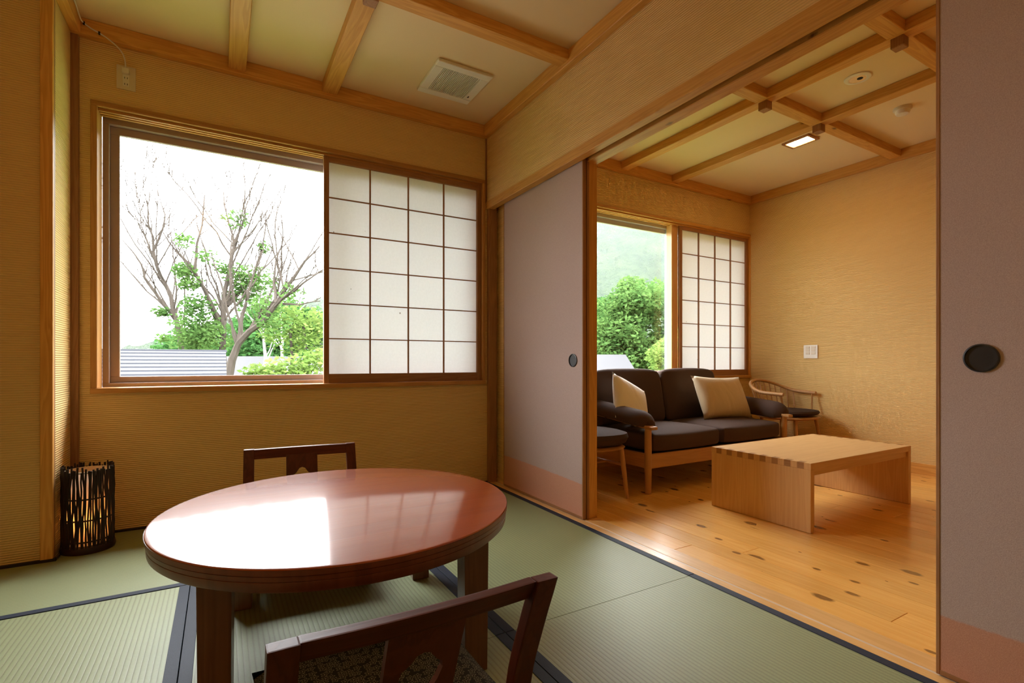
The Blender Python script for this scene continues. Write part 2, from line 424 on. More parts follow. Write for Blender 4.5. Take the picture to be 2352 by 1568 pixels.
def world_loc(o):
    p = Vector(o.location)
    while o.parent is not None:
        o = o.parent; p += Vector(o.location)
    return p
def box(name, mat, b, parent=None, bevel=0.0, seg=1):
    return MB().box(*b).build(name, mat, parent, bevel, seg)
def empty(name, loc, rz=0.0):
    o = bpy.data.objects.new(name, None); o.location = loc; o.rotation_euler = (0, 0, rz); o.empty_display_size = 0.1
    COL.objects.link(o); return o
def tag(o, label, cat, group=None, kind=None):
    o['label'] = label; o['category'] = cat
    if group: o['group'] = group
    if kind: o['kind'] = kind
    return o
def struct(o, label, cat): return tag(o, label, cat, kind='structure')

def at(px, py, wd):                                # a point seen at a pixel, wd metres in front of the lens
    a = (px - 1176.0) / FPX; u = -(py - 832.0) / FPX
    s_, c_ = math.sin(YAW), math.cos(YAW)
    return Vector(((s_ + c_ * a) * wd, (c_ - s_ * a) * wd, CAMH + u * wd))

# ================================================================== room shell
YW, XP, ZC, XR, XL, YF = 3.36, 1.735, 2.662, 4.90, -1.95, -0.95
W1 = (-0.555, 1.695, 0.765, 2.238)     # washitsu window opening x0 x1 z0 z1
W2 = (2.600, 4.895, 0.765, 2.238)      # living window opening

m = MB()
y0, y1 = YW, YW + 0.19
WA, WB = W1, W2
W1 = (W1[0] - 0.025, W1[1] + 0.020, W1[2] - 0.025, W1[3] + 0.025); W2 = (W2[0] - 0.025, W2[1] + 0.004, W2[2] - 0.025, W2[3] + 0.025)
m.box(XL - 0.2, XR + 0.2, y0, y1, -0.30, W1[2]); m.box(XL - 0.2, XR + 0.2, y0, y1, W1[3], ZC + 0.2)
m.box(XL - 0.2, W1[0], y0, y1, W1[2], W1[3]); m.box(W1[1], W2[0], y0, y1, W1[2], W1[3]); m.box(W2[1], XR + 0.2, y0, y1, W1[2], W1[3])
W1, W2 = WA, WB
struct(m.build('wall_back', 'wallpaper'), 'cream ribbed wallpaper wall around the two shoji windows', 'wall')
m = MB()
m.box(XP, 1.89, YF, YW, 2.105, ZC + 0.05)
m.box(1.825, 1.887, 2.30, YW, -0.05, 2.06); m.box(1.825, 1.887, YF, 0.55, -0.05, 2.06)
struct(m.build('wall_partition', 'wallpaper'), 'ribbed cream partition wall above the wide doorway between the rooms', 'wall')
struct(box('wall_closet', 'wallpaper', (XL, -0.66, 3.02, YW, -0.05, ZC + 0.05)), 'ribbed cream wall projecting at the left edge beside the floor lantern', 'wall')
struct(box('wall_right', 'wallpaper', (XR, XR + 0.15, YF, YW, -0.05, ZC + 0.2)), 'ribbed wallpaper wall behind the coffee table in the sitting room', 'wall')
struct(box('wall_left', 'wallpaper', (XL - 0.15, XL, YF, YW, -0.05, ZC + 0.2)), 'cream ribbed wall at the far left of the tatami room', 'wall')
struct(box('wall_front', 'wallpaper', (XL - 0.15, XR + 0.15, YF - 0.15, YF, -0.05, ZC + 0.2)), 'cream ribbed wall closing the rooms opposite the windows', 'wall')

struct(box('floor', 'subfloor', (XL, 1.89, YF, YW, -0.14, -0.055)), 'plain boards under the tatami mats', 'floor')

# ---- tatami mats
def mat_piece(poly, borders, axis, label):
    lo = Vector((min(p[0] for p in poly), min(p[1] for p in poly), -0.055)); hi = Vector((max(p[0] for p in poly), max(p[1] for p in poly), 0))
    root = empty('tatami_mat', ((lo.x + hi.x) / 2, (lo.y + hi.y) / 2, -0.055))
    MB().prism([(p[0], p[1], -0.055) for p in poly], (0, 0, 0.054)).build('mat_surface', 'tatami_' + axis, root)
    for b in borders:
        box('cloth_border', 'mat_border', (b[0], b[1], b[2], b[3], -0.05, 0.0015), root, 0.0008)
    tag(root, label, 'tatami mat', 'tatami mats on the floor')
G = 0.0012
def rect_mat(x0, x1, ya, yb, axis, label, bw=0.036):
    p = [(x0 + G, ya + G), (x1 - G, ya + G), (x1 - G, yb - G), (x0 + G, yb - G)]
    if axis == 'y': bs = [(x0 + G, x0 + bw, ya + G, yb - G), (x1 - bw, x1 - G, ya + G, yb - G)]
    else: bs = [(x0 + G, x1 - G, ya + G, ya + bw), (x0 + G, x1 - G, yb - bw, yb - G)]
    mat_piece(p, bs, axis, label)
rect_mat(0.82, 1.745, 1.453, 3.345, 'y', 'green woven tatami mat running along the closed sliding door by the window')
rect_mat(0.82, 1.745, -0.40, 1.453, 'y', 'green woven tatami mat beside the doorway, right of the near chair')
rect_mat(-0.105, 0.82, 1.453, 3.345, 'y', 'green woven tatami mat under the round table')
rect_mat(-0.105, 0.82, -0.40, 1.453, 'y', 'green woven tatami mat under the near low chair')
rect_mat(-1.03, -0.105, 0.56, 2.412, 'y', 'pale green woven tatami mat left of the near table leg')
mat_piece([(XL, 2.414), (-0.107, 2.414), (-0.107, 3.345), (-0.645, 3.345), (-0.645, 3.005), (XL, 3.005)],
          [(XL, -0.107, 2.414, 2.448)], 'x', 'green woven tatami mat under the floor lantern along the left wall')
rect_mat(-1.95, -1.03, 0.56, 2.412, 'y', 'green woven tatami mat at the far left side of the room')
rect_mat(-1.95, -0.105, -0.40, 0.56, 'x', 'green woven tatami mat lying crosswise near the viewer at left')
rect_mat(-1.95, -0.105, YF, -0.40, 'x', 'green woven tatami mat lying crosswise behind the viewer at left')
rect_mat(-0.105, 1.745, YF, -0.40, 'x', 'green woven tatami mat lying crosswise behind the near chair')

# ---- sitting room floor of pine planks
random.seed(4)
fl = box('floor', 'subfloor', (1.89, XR, YF, YW, -0.14, -0.028)); struct(fl, 'knotty orange pine plank floor of the sitting room', 'floor')
pw = (XR - 1.892) / 24
for i in range(24):
    xa = 1.892 + i * pw; ya = YF; first = True
    while ya < YW - 0.01:
        ln = random.uniform(0.6, 1.9) if first else random.uniform(1.5, 2.1)
        first = False
        yb = min(ya + ln, YW)
        if YW - yb < 0.4: yb = YW
        MB().box(xa + 0.0006, xa + pw - 0.0006, ya + 0.0006, yb - 0.0006, -0.028, -0.002 + random.uniform(-0.0003, 0.0003)).build('plank', 'floor_pine', fl, 0.0012, 1)
        ya = yb

# ---- ceilings with rails, beams and pegs
ce = box('ceiling', 'ceiling_paper', (XL, XP, YF, YW, ZC, ZC + 0.06)); struct(ce, 'cream ceiling with crossing pine beams over the tatami room', 'ceiling')
cl = box('ceiling', 'ceiling_paper', (1.89, XR, YF, YW, ZC, ZC + 0.06)); struct(cl, 'cream ceiling with crossing pine beams over the sitting room', 'ceiling')
RB, BB = 2.58, 2.598
def rail(b, a, p): box('edge_rail', 'pine_' + a, b, p, 0.003)
rail((-0.66, XP, 3.315, YW, RB, ZC), 'x', ce)
rail((1.69, XP, YF, 3.315, RB, ZC), 'y', ce)
rail((-0.66, -0.615, 3.02 - 0.045, 3.315, RB, ZC), 'y', ce)
rail((XL, -0.66, 2.975, 3.02, RB, ZC), 'x', ce)
rail((XL, XL + 0.045, YF, 2.975, RB, ZC), 'y', ce)
rail((XL + 0.045, 1.69, YF, YF + 0.045, RB, ZC), 'x', ce)
for x in (0.085, 0.597):
    box('beam', 'pine_y', (x - 0.045, x + 0.045, YF + 0.045, 3.33, BB, ZC), ce, 0.003)
for y in (2.315, 1.55):
    box('cross_beam', 'pine_x', (XL + 0.045, 1.70, y - 0.042, y + 0.042, BB + 0.003, ZC), ce, 0.003)
    for x in (0.085, 0.597):
        box('beam_peg', 'cedar_z', (x - 0.03, x + 0.03, y - 0.03, y + 0.03, 2.548, BB + 0.02), ce, 0.003)
rail((1.89, XR, 3.315, YW, RB, ZC), 'x', cl)
rail((XR - 0.045, XR, YF, 3.315, RB, ZC), 'y', cl)
rail((1.89, 1.935, YF, 3.315, RB, ZC), 'y', cl)
rail((1.935, XR - 0.045, YF, YF + 0.045, RB, ZC), 'x', cl)
for x in (3.08, 3.71):
    box('beam', 'pine_y', (x - 0.042, x + 0.042, YF + 0.045, 3.33, BB, ZC), cl, 0.003)
for y in (2.0, 1.25):
    box('cross_beam', 'pine_x', (1.92, XR - 0.02, y - 0.042, y + 0.042, BB + 0.003, ZC), cl, 0.003)
    for x in (3.08, 3.71):
        box('beam_peg', 'cedar_z', (x - 0.03, x + 0.03, y - 0.03, y + 0.03, 2.546, BB + 0.02), cl, 0.003)

# ---- doorway: head track, lintel, jambs, posts, sill
t1 = empty('trim_1', (1.78, 0.5, 2.04))
box('head_track', 'pine_y', (1.728, 1.783, YF, YW, 2.050, 2.108), t1, 0.003)
box('lintel', 'pine_y', (1.819, 1.894, YF, YW, 2.050, 2.108), t1, 0.003)
box('track_groove', 'dark_slot', (1.783, 1.819, YF, YW, 2.085, 2.108), t1)
struct(t1, 'long pine head track over the sliding doors', 'door track')
t2 = empty('trim_2', (1.86, 2.30, 0))
box('jamb', 'pine_z', (1.820, 1.893, 2.268, 2.335, 0.0, 2.052), t2, 0.002)
box('jamb_bead', 'cedar_z', (1.8155, 1.830, 2.262, 2.270, 0.0, 2.052), t2, 0.001)
struct(t2, 'pine door jamb at the left side of the wide doorway', 'door jamb')
struct(box('trim_3', 'pine_z', (1.820, 1.893, 0.515, 0.582, 0.0, 2.052), None, 0.002), 'pine door jamb behind the right sliding door', 'door jamb')
struct(box('trim_4', 'cedar_z', (1.737, 1.803, 3.325, YW, 0.0, 2.052), None, 0.002), 'dark pine corner post beside the shoji window', 'post')
t5 = empty('trim_5', (1.82, 0.6, -0.02))
box('sill_board', 'sill_pine', (1.747, 1.788, YF, YW, -0.03, 0.0), t5, 0.0015)
box('sill_board', 'sill_pine', (1.8005, 1.890, YF, YW, -0.03, 0.0), t5, 0.0015)
box('sill_groove_strip', 'track_plastic', (1.788, 1.8005, YF, YW, -0.03, -0.0015), t5)
struct(t5, 'pine threshold, paled to carry glare, with a door groove between tatami and planks', 'threshold')
t6 = empty('trim_6', (-0.68, 3.03, 0))
box('post_board', 'pine_z', (-0.700, -0.656, 3.008, 3.030, 0.0, RB), t6, 0.002)
box('post_edge', 'cedar_z', (-0.664, -0.656, 3.026, 3.05, 0.0, RB), t6, 0.001)
struct(t6, 'narrow pine corner post at the left wall edge', 'post')
struct(box('trim_7', 'cedar_z', (-0.662, -0.628, 3.335, YW, 0.0, RB), None, 0.002), 'thin dark corner strip left of the tatami room window', 'post')
struct(box('trim_8', 'cedar_z', (1.722, 1.737, 3.352, YW, 2.10, RB), None, 0.001), 'hairline corner strip above the shoji window', 'trim')
struct(box('shadow_gap_back', 'shadow_gap_strip', (-0.64, XP, 3.345, YW, -0.05, 0.010), None, 0.001), 'thin wood strip, dark for the shadow gap, along the foot of the window wall', 'baseboard')  # dark strip stands for the shadow gap where wall meets mats
struct(box('shadow_gap_closet', 'shadow_gap_strip', (XL, -0.645, 3.005, 3.02, -0.05, 0.012), None, 0.001), 'thin wood strip, dark for the shadow gap, along the foot of the left wall', 'baseboard')
struct(box('baseboard_right', 'pine_y', (XR - 0.018, XR, YF, YW, -0.028, 0.085), None, 0.002), 'pine baseboard behind the coffee table', 'baseboard')
struct(box('baseboard_living', 'pine_x', (1.89, XR - 0.018, YW - 0.018, YW, -0.028, 0.085), None, 0.002), 'pine baseboard behind the sofa', 'baseboard')

# ---- fusuma doors
def fusuma_door(name, ya, yb, hy, label):
    root = empty(name, (1.80, (ya + yb) / 2, 0.002))
    x0, x1, z0, z1 = 1.7885, 1.8125, 0.002, 2.066
    box('panel', 'fusuma_paper', (x0 + 0.002, x1 - 0.002, ya + 0.009, yb - 0.009, z0 + 0.014, z1 - 0.009), root)
    for a, b in ((ya, ya + 0.009), (yb - 0.009, yb)):
        box('stile', 'cedar_z', (x0, x1, a, b, z0, z1), root, 0.001)
    box('rail', 'cedar_y', (x0, x1, ya + 0.009, yb - 0.009, z0, z0 + 0.014), root, 0.001)
    box('rail', 'cedar_y', (x0, x1, ya + 0.009, yb - 0.009, z1 - 0.009, z1), root, 0.001)
    n = 40; r = 0.0385; cz = 0.912
    mb = MB(); prof = [(r, 0.0), (r, 0.0050), (r - 0.0035, 0.0058), (r - 0.0042, 0.0008), (r - 0.012, 0.0004)]
    vs = [];
    for rr, d in prof:
        vs += [(x0 + 0.002 - d, hy + rr * math.cos(2 * math.pi * k / n), cz + rr * math.sin(2 * math.pi * k / n)) for k in range(n)]
    fs = [(i * n + k, i * n + (k + 1) % n, (i + 1) * n + (k + 1) % n, (i + 1) * n + k) for i in range(len(prof) - 1) for k in range(n)] + [tuple(range((len(prof) - 1) * n, len(prof) * n))]
    mb.add(vs, fs); hp = mb.build('finger_pull', 'black_metal', root); hp['label'] = 'round black recessed finger pull'
    struct(root, label, 'sliding door')
fusuma_door('door_1', 2.268, 3.196, 2.362, 'mauve paper sliding door with salmon foot band near the window')
fusuma_door('door_2', -0.292, 0.636, 0.536, 'large mauve paper sliding door at the right edge with round black pull')

# ================================================================== windows
def window(name, W, sash, casing, label):
    x0, x1, z0, z1 = W
    root = empty(name, ((x0 + x1) / 2, YW, z0))
    ya, yb = YW - 0.016, YW + 0.115
    tw = 0.028
    box('head_casing', casing + 'x', (x0 - tw, x1 + tw * 0.8, ya, yb, z1, z1 + tw), root, 0.002)
    box('sill', casing + 'x', (x0 - tw, x1 + tw * 0.8, ya - 0.006, yb, z0 - tw, z0), root, 0.002)
    box('jamb_casing', casing + 'z', (x0 - tw, x0, ya, yb, z0, z1), root, 0.002)
    box('jamb_casing', casing + 'z', (x1, x1 + tw * 0.8, ya, yb, z0, z1), root, 0.002)
    for k in range(3):
        yy = YW + 0.006 + k * 0.030
        box('head_rib', casing + 'x', (x0, x1, yy, yy + 0.016, z1 - 0.014, z1), root, 0.001)
    # outer sash frame
    ys0, ys1 = YW + 0.115, YW + 0.175
    fr = 0.034
    box('sash_frame', sash, (x0, x1, ys0, ys1, z1 - 0.034, z1), root, 0.002)
    box('sash_frame', sash, (x0, x1, ys0, ys1, z0, z0 + 0.022), root, 0.002)
    box('sash_frame', sash, (x0, x0 + 0.030, ys0, ys1, z0 + 0.022, z1 - 0.034), root, 0.002)
    box('sash_frame', sash, (x1 - 0.030, x1, ys0, ys1, z0 + 0.022, z1 - 0.034), root, 0.002)
    xm = (x0 + x1) / 2 + 0.065
    for k, (a, b, yy) in enumerate(((x0 + 0.030, xm + 0.03, ys1 - 0.030), (xm - 0.03, x1 - 0.030, ys0 + 0.006))):
        sh = empty('sliding_sash', ((a + b) / 2, yy + 0.012, z0 + 0.022)); sh.parent = root; sh.location = Vector(sh.location) - Vector(root.location)
        zz0, zz1 = z0 + 0.022, z1 - 0.034
        box('sash_rail', sash, (a, b, yy, yy + 0.024, zz1 - 0.042, zz1), sh, 0.002)
        box('sash_rail', sash, (a, b, yy, yy + 0.024, zz0, zz0 + 0.034), sh, 0.002)
        box('sash_stile', sash, (a, a + 0.042, yy, yy + 0.024, zz0 + 0.034, zz1 - 0.042), sh, 0.002)
        box('sash_stile', sash, (b - 0.042, b, yy, yy + 0.024, zz0 + 0.034, zz1 - 0.042), sh, 0.002)
        yg = yy + 0.012
        MB().add([(a + 0.042, yg, zz0 + 0.034), (b - 0.042, yg, zz0 + 0.034), (b - 0.042, yg, zz1 - 0.042), (a + 0.042, yg, zz1 - 0.042)], [(0, 1, 2, 3)]).build('pane', 'window_glass', sh)
    if name == 'window_2':
        box('mullion', 'sill_pine_z', (3.765, 3.850, YW + 0.044, YW + 0.112, z0, z1), root, 0.002)
    struct(root, label, 'window')
window('window_1', W1, 'sash_brown', 'casing_', 'wide pine framed sliding window of the tatami room')
window('window_2', W2, 'sash_silver', 'pine_', 'wide pine framed sliding window behind the sofa')

def shoji(x0, x1, y, z0, z1, wmat, label, st=0.032, top=0.045, bot=0.060):
    root = empty('shoji_screen', ((x0 + x1) / 2, y + 0.014, z0))
    box('stile', wmat + 'z', (x0, x0 + st, y, y + 0.028, z0, z1), root, 0.0015)
    box('stile', wmat + 'z', (x1 - st, x1, y, y + 0.028, z0, z1), root, 0.0015)
    box('rail', wmat + 'x', (x0 + st, x1 - st, y, y + 0.028, z1 - top, z1), root, 0.0015)
    box('rail', wmat + 'x', (x0 + st, x1 - st, y, y + 0.028, z0, z0 + bot), root, 0.0015)
    a, b, c, d = x0 + st, x1 - st, z0 + bot, z1 - top
    nx, nz = 4, 6; hw = 0.0042
    xs = [a + (b - a) * i / nx for i in range(nx + 1)]; zs = [c + (d - c) * i / nz for i in range(nz + 1)]
    for i in range(1, nx): box('muntin', wmat + 'z', (xs[i] - hw, xs[i] + hw, y + 0.006, y + 0.020, c, d), root)
    for j in range(1, nz): box('crossbar', wmat + 'x', (a, b, y + 0.009, y + 0.020, zs[j] - hw * 0.8, zs[j] + hw * 0.8), root)
    for i in range(nx):
        for j in range(nz):
            yy = y + 0.0205
            MB().add([(xs[i], yy, zs[j]), (xs[i + 1], yy, zs[j]), (xs[i + 1], yy, zs[j + 1]), (xs[i], yy, zs[j + 1])], [(0, 1, 2, 3)]).build('paper_pane', 'shoji_paper', root)
    tag(root, label, 'shoji screen', 'shoji screens in the windows')
shoji(0.572, 1.694, YW + 0.012, W1[2] + 0.001, W1[3] - 0.002, 'cedar_', 'paper shoji screen covering the right half of the tatami room window')
shoji(3.845, 4.893, YW + 0.012, W2[2] + 0.001, W2[3] - 0.002, 'cedar_', 'paper shoji screen beside the sitting room window, above the beige cushion')

# ================================================================== tatami room furniture
# ---- round table
TC = Vector((0.358, 1.722, 0.0)); TZ = 0.435; TR = 0.541
tb = empty('round_table', (TC.x, TC.y, 0))
prof = [(TR - 0.10, TZ - 0.060), (TR - 0.012, TZ - 0.060), (TR - 0.006, TZ - 0.054), (TR - 0.004, TZ - 0.034), (TR - 0.0055, TZ - 0.033), (TR - 0.004, TZ - 0.032), (TR - 0.002, TZ - 0.020), (TR - 0.0035, TZ - 0.019), (TR - 0.001, TZ - 0.018), (TR, TZ - 0.005), (TR - 0.003, TZ - 0.0004), (TR - 0.006, TZ)]
MB().lathe(prof[:-2], (TC.x, TC.y, 0), 128).build('table_edge', 'table_edge_wood', tb, smooth=True)
MB().lathe([(TR - 0.001, TZ - 0.0045), (TR - 0.002, TZ - 0.001), (TR - 0.006, TZ)], (TC.x, TC.y, 0), 128).build('table_top', 'table_top_wood', tb, smooth=True)
MB().lathe([(TR - 0.16, TZ - 0.085), (TR - 0.15, TZ - 0.06)], (TC.x, TC.y, 0), 64).build('apron', 'table_leg_wood', tb, smooth=True)
rot = R(-6.5)
for dx, dy in ((1, 1), (1, -1), (-1, 1), (-1, -1)):
    lx, ly = dx * 0.330, dy * 0.343
    cx_ = TC.x + lx * math.cos(rot) - ly * math.sin(rot); cy_ = TC.y + lx * math.sin(rot) + ly * math.cos(rot)
    hw = 0.037
    def ring(h, z, sft=0.0):
        return [(cx_ + (ux * h) * math.cos(rot) - (uy * h) * math.sin(rot), cy_ + (ux * h) * math.sin(rot) + (uy * h) * math.cos(rot), z) for ux, uy in ((-1, -1), (1, -1), (1, 1), (-1, 1))]
    MB().hexa(ring(hw * 0.92, 0.0) + ring(hw, TZ - 0.058)).build('leg', 'table_leg_wood', tb, 0.003)
tag(tb, 'low round red-brown lacquered table on four square legs', 'table')

# ---- low chairs
def chair(loc, rz, label):
    root = empty('low_chair', loc)
    hwid = 0.245; zt = 0.50
    def post_path(x):
        return [(x, 0.12, 0.0), (x, 0.095, 0.16), (x, 0.060, 0.30), (x, 0.012, 0.42), (x, -0.022, zt - 0.002)]
    P = lambda v: Vector(v) + Vector(loc)
    def sweep(x, w2, d2):
        mb = MB(); pts = []
        pp = post_path(x)
        N = 14
        # smooth the path
        zs = [p[2] for p in pp]; ys = [p[1] for p in pp]
        for i in range(N + 1):
            z = zt * i / N; y = np.interp(z, zs, ys); pts.append((y, z))
        vs = []
        for y, z in pts:
            vs += [P((x - w2, y - d2, z)), P((x + w2, y - d2, z)), P((x + w2, y + d2, z)), P((x - w2, y + d2, z))]
        fs = [(0, 3, 2, 1), (4 * N, 4 * N + 1, 4 * N + 2, 4 * N + 3)]
        for i in range(N):
            for k in range(4): fs.append((4 * i + k, 4 * i + (k + 1) % 4, 4 * (i + 1) + (k + 1) % 4, 4 * (i + 1) + k))
        return mb.add(vs, fs)
    for sgn in (-1, 1):
        sweep(sgn * (hwid - 0.022), 0.022, 0.014).build('back_post', 'redwood_z', root, 0.003)
    # top rail: slightly bowed, rounded
    mb = MB(); N = 16; vs = []; zs_ = 0.456
    for i in range(N + 1):
        u = -1 + 2 * i / N; x = u * (hwid - 0.0425)
        yb = -0.022 - 0.010 * (1 - u * u); yf = 0.012 - 0.010 * (1 - u * u)
        vs += [P((x, yf - 0.013, zs_)), P((x, yb + 0.022 + 0.010, zs_)), P((x, yb + 0.012 + 0.006, zt - 0.001)), P((x, yb - 0.008, zt - 0.001))]
    fs = [(0, 1, 2, 3), (4 * N, 4 * N + 3, 4 * N + 2, 4 * N + 1)]
    for i in range(N):
        for k in range(4): fs.append((4 * i + k, 4 * (i + 1) + k, 4 * (i + 1) + (k + 1) % 4, 4 * i + (k + 1) % 4))
    mb.add(vs, fs); mb.build('top_rail', 'redwood_x', root, 0.004)
    # splat with an ogee opening
    sw = 0.068
    ogee = [(0.0, 0.408), (0.012, 0.404), (0.019, 0.394), (0.027, 0.384), (0.037, 0.377), (0.040, 0.362), (0.034, 0.338), (0.022, 0.314), (0.0, 0.300)]
    inner = [(x, z) for x, z in ogee] + [(-x, z) for x, z in ogee[-2:0:-1]]
    outer = [(0, 0.466), (sw, 0.466), (sw, 0.40), (sw, 0.38), (sw, 0.36), (sw, 0.33), (sw, 0.30), (sw, 0.20), (0, 0.20)]
    outer = outer + [(-x, z) for x, z in outer[-2:0:-1]]
    n = len(inner); yy = lambda z: float(np.interp(z, [0, .16, .30, .42, .5], [0.12, .095, .060, .012, -.022]))
    vs = []
    for off in (-0.007, 0.007):
        vs += [P((x, yy(z) + off, z)) for x, z in inner] + [P((x, yy(z) + off, z)) for x, z in outer]
    fs = []
    for i in range(n):
        j = (i + 1) % n
        fs += [(i, j, n + j, n + i), (2 * n + i, 3 * n + i, 3 * n + j, 2 * n + j), (i, 2 * n + i, 2 * n + j, j), (n + i, n + j, 3 * n + j, 3 * n + i)]
    MB().add(vs, fs).build('back_splat', 'redwood_z', root)
    # seat frame and legs
    MB().box(*(P((-0.235, 0, 0)).x, P((0.235, 0, 0)).x, P((0, 0.085, 0)).y, P((0, 0.50, 0)).y, 0.130, 0.160)).build('seat', 'redwood_x', root, 0.006)
    for sgn in (-1, 1):
        c = P((sgn * 0.215, 0.475, 0))
        MB().box(c.x - 0.018, c.x + 0.018, c.y - 0.018, c.y + 0.018, 0.0, 0.132).build('leg', 'redwood_z', root, 0.003)
        a = P((sgn * 0.215, 0.12, 0)); b = P((sgn * 0.215, 0.46, 0))
        MB().box(a.x - 0.010, a.x + 0.010, a.y, b.y, 0.045, 0.070).build('stretcher', 'redwood_y', root, 0.002)
    a = P((-0.21, 0.10, 0)); b = P((0.21, 0.10, 0))
    MB().box(a.x, b.x, a.y - 0.010, a.y + 0.010, 0.195, 0.222).build('lower_rail', 'redwood_x', root, 0.002)
    root.rotation_euler = (0, 0, rz)
    return tag(root, label, 'chair', 'low chairs at the round table')
chair((0.300, 0.800, 0), 0.0, 'dark red-brown low wooden chair nearest the viewer, its back cropped by the frame')
chair((0.335, 2.560, 0), R(180 - 4.5), 'dark red-brown low wooden chair on the far side of the round table')

def puffy(name, mat, loc, sx_, sy_, th, parent=None, nx=14, ny=14, pinch=0.10, corner=0.0, rotm=None, seed=1, wob=0.0, edge=0.25):
    rnd = random.Random(seed)
    vs = []; fs = []
    for side in (1, -1):
        for j in range(ny + 1):
            for i in range(nx + 1):
                u = -1 + 2 * i / nx; v = -1 + 2 * j / ny
                px = u * sx_ / 2 * (1 - pinch * (1 - v * v) * abs(u) ** 3 ) ; py = v * sy_ / 2 * (1 - pinch * (1 - u * u) * abs(v) ** 3)
                h = ((1 - abs(u) ** 2.4) * (1 - abs(v) ** 2.4)) ** 0.55
                z = side * th / 2 * (edge * (1 if (abs(u) < 1 and abs(v) < 1) else 0) * min(1, h * 3) + (1 - edge) * h)
                z += wob * th * rnd.uniform(-1, 1) * h
                vs.append(Vector((px, py, z)))
    k = (nx + 1) * (ny + 1)
    for j in range(ny):
        for i in range(nx):
            a = j * (nx + 1) + i
            fs += [(a, a + 1, a + nx + 2, a + nx + 1), (k + a, k + a + nx + 1, k + a + nx + 2, k + a + 1)]
    if rotm is not None: vs = [rotm @ p for p in vs]
    mb = MB(); mb.add([p + Vector(loc) for p in vs], fs)
    V = mb
    # weld the seam
    me_o = V.build(name, mat, parent, smooth=True)
    bm = bmesh.new(); bm.from_mesh(me_o.data); bmesh.ops.remove_doubles(bm, verts=bm.verts, dist=1e-4); bmesh.ops.recalc_face_normals(bm, faces=bm.faces); bm.to_mesh(me_o.data); bm.free()
    for p in me_o.data.polygons: p.use_smooth = True
    return me_o
c = puffy('seat_cushion', 'flower_fabric', (0.300, 1.095, 0.184), 0.475, 0.41, 0.052, pinch=0.03, edge=0.5)
tag(c, 'dark seat cushion with small pale flower print on the near chair', 'cushion')

# ---- floor lantern of twigs
def lantern():
    cx_, cy_ = -0.552, 3.130; r = 0.096; H = 0.395
    root = empty('floor_lantern', (cx_, cy_, 0))
    MB().lathe([(r + 0.006, 0.0), (r + 0.010, 0.012), (r + 0.006, 0.030), (r - 0.01, 0.034)], (cx_, cy_, 0), 40).build('base', 'dark_wood_base', root, smooth=True)
    pm = MB(); n = 40; rp = r - 0.016
    vs = []
    for z in (0.034, 0.12, 0.21, 0.30, H - 0.016):
        vs += [(cx_ + rp * math.cos(2 * math.pi * k / n), cy_ + rp * math.sin(2 * math.pi * k / n), z) for k in range(n)]
    fs = [(i * n + k, i * n + (k + 1) % n, (i + 1) * n + (k + 1) % n, (i + 1) * n + k) for i in range(4) for k in range(n)]
    pm.add(vs, fs).build('paper_shade', 'lamp_paper', root, smooth=True)
    MB().lathe([(rp + 0.002, H - 0.020), (rp + 0.010, H - 0.020), (rp + 0.010, H - 0.012), (rp + 0.002, H - 0.012)], (cx_, cy_, 0), 40, closed=True).build('top_ring', 'ivory_plastic', root, smooth=True)
    rn = random.Random(8)
    for k in range(72):
        a = 2 * math.pi * (k + rn.uniform(-0.25, 0.25)) / 72
        da = rn.uniform(-0.05, 0.05); path = []; rad = []
        zt = H + rn.uniform(-0.012, 0.014)
        for i in range(9):
            z = 0.026 + (zt - 0.026) * i / 8; aa = a + da * math.sin(i * 0.8 + k) + rn.uniform(-0.012, 0.012); rr = r + rn.uniform(-0.002, 0.003)
            path.append((cx_ + rr * math.cos(aa), cy_ + rr * math.sin(aa), z)); rad.append(rn.uniform(0.0032, 0.0052))
        MB().tube(path, rad, 5).build('twig', 'twig_brown', root)
    for z in (0.055, 0.155, 0.255):
        MB().lathe([(r - 0.008, z - 0.003), (r + 0.001, z - 0.003), (r + 0.001, z + 0.003), (r - 0.008, z + 0.003)], (cx_, cy_, 0), 40, closed=True).build('binding_ring', 'twig_brown', root)
    MB().lathe([(0.004, 0.12), (0.018, 0.135), (0.022, 0.155), (0.016, 0.18), (0.004, 0.19)], (cx_, cy_, 0), 16).build('bulb', 'bulb_glow', root, smooth=True)
    MB().lathe([(0.020, 0.03), (0.020, 0.12), (0.012, 0.122)], (cx_, cy_, 0), 16).build('lamp_holder', 'dark_wood_base', root, smooth=True)
    tag(root, 'cylindrical floor lantern of dark twigs glowing orange in the corner', 'lantern')
lantern()

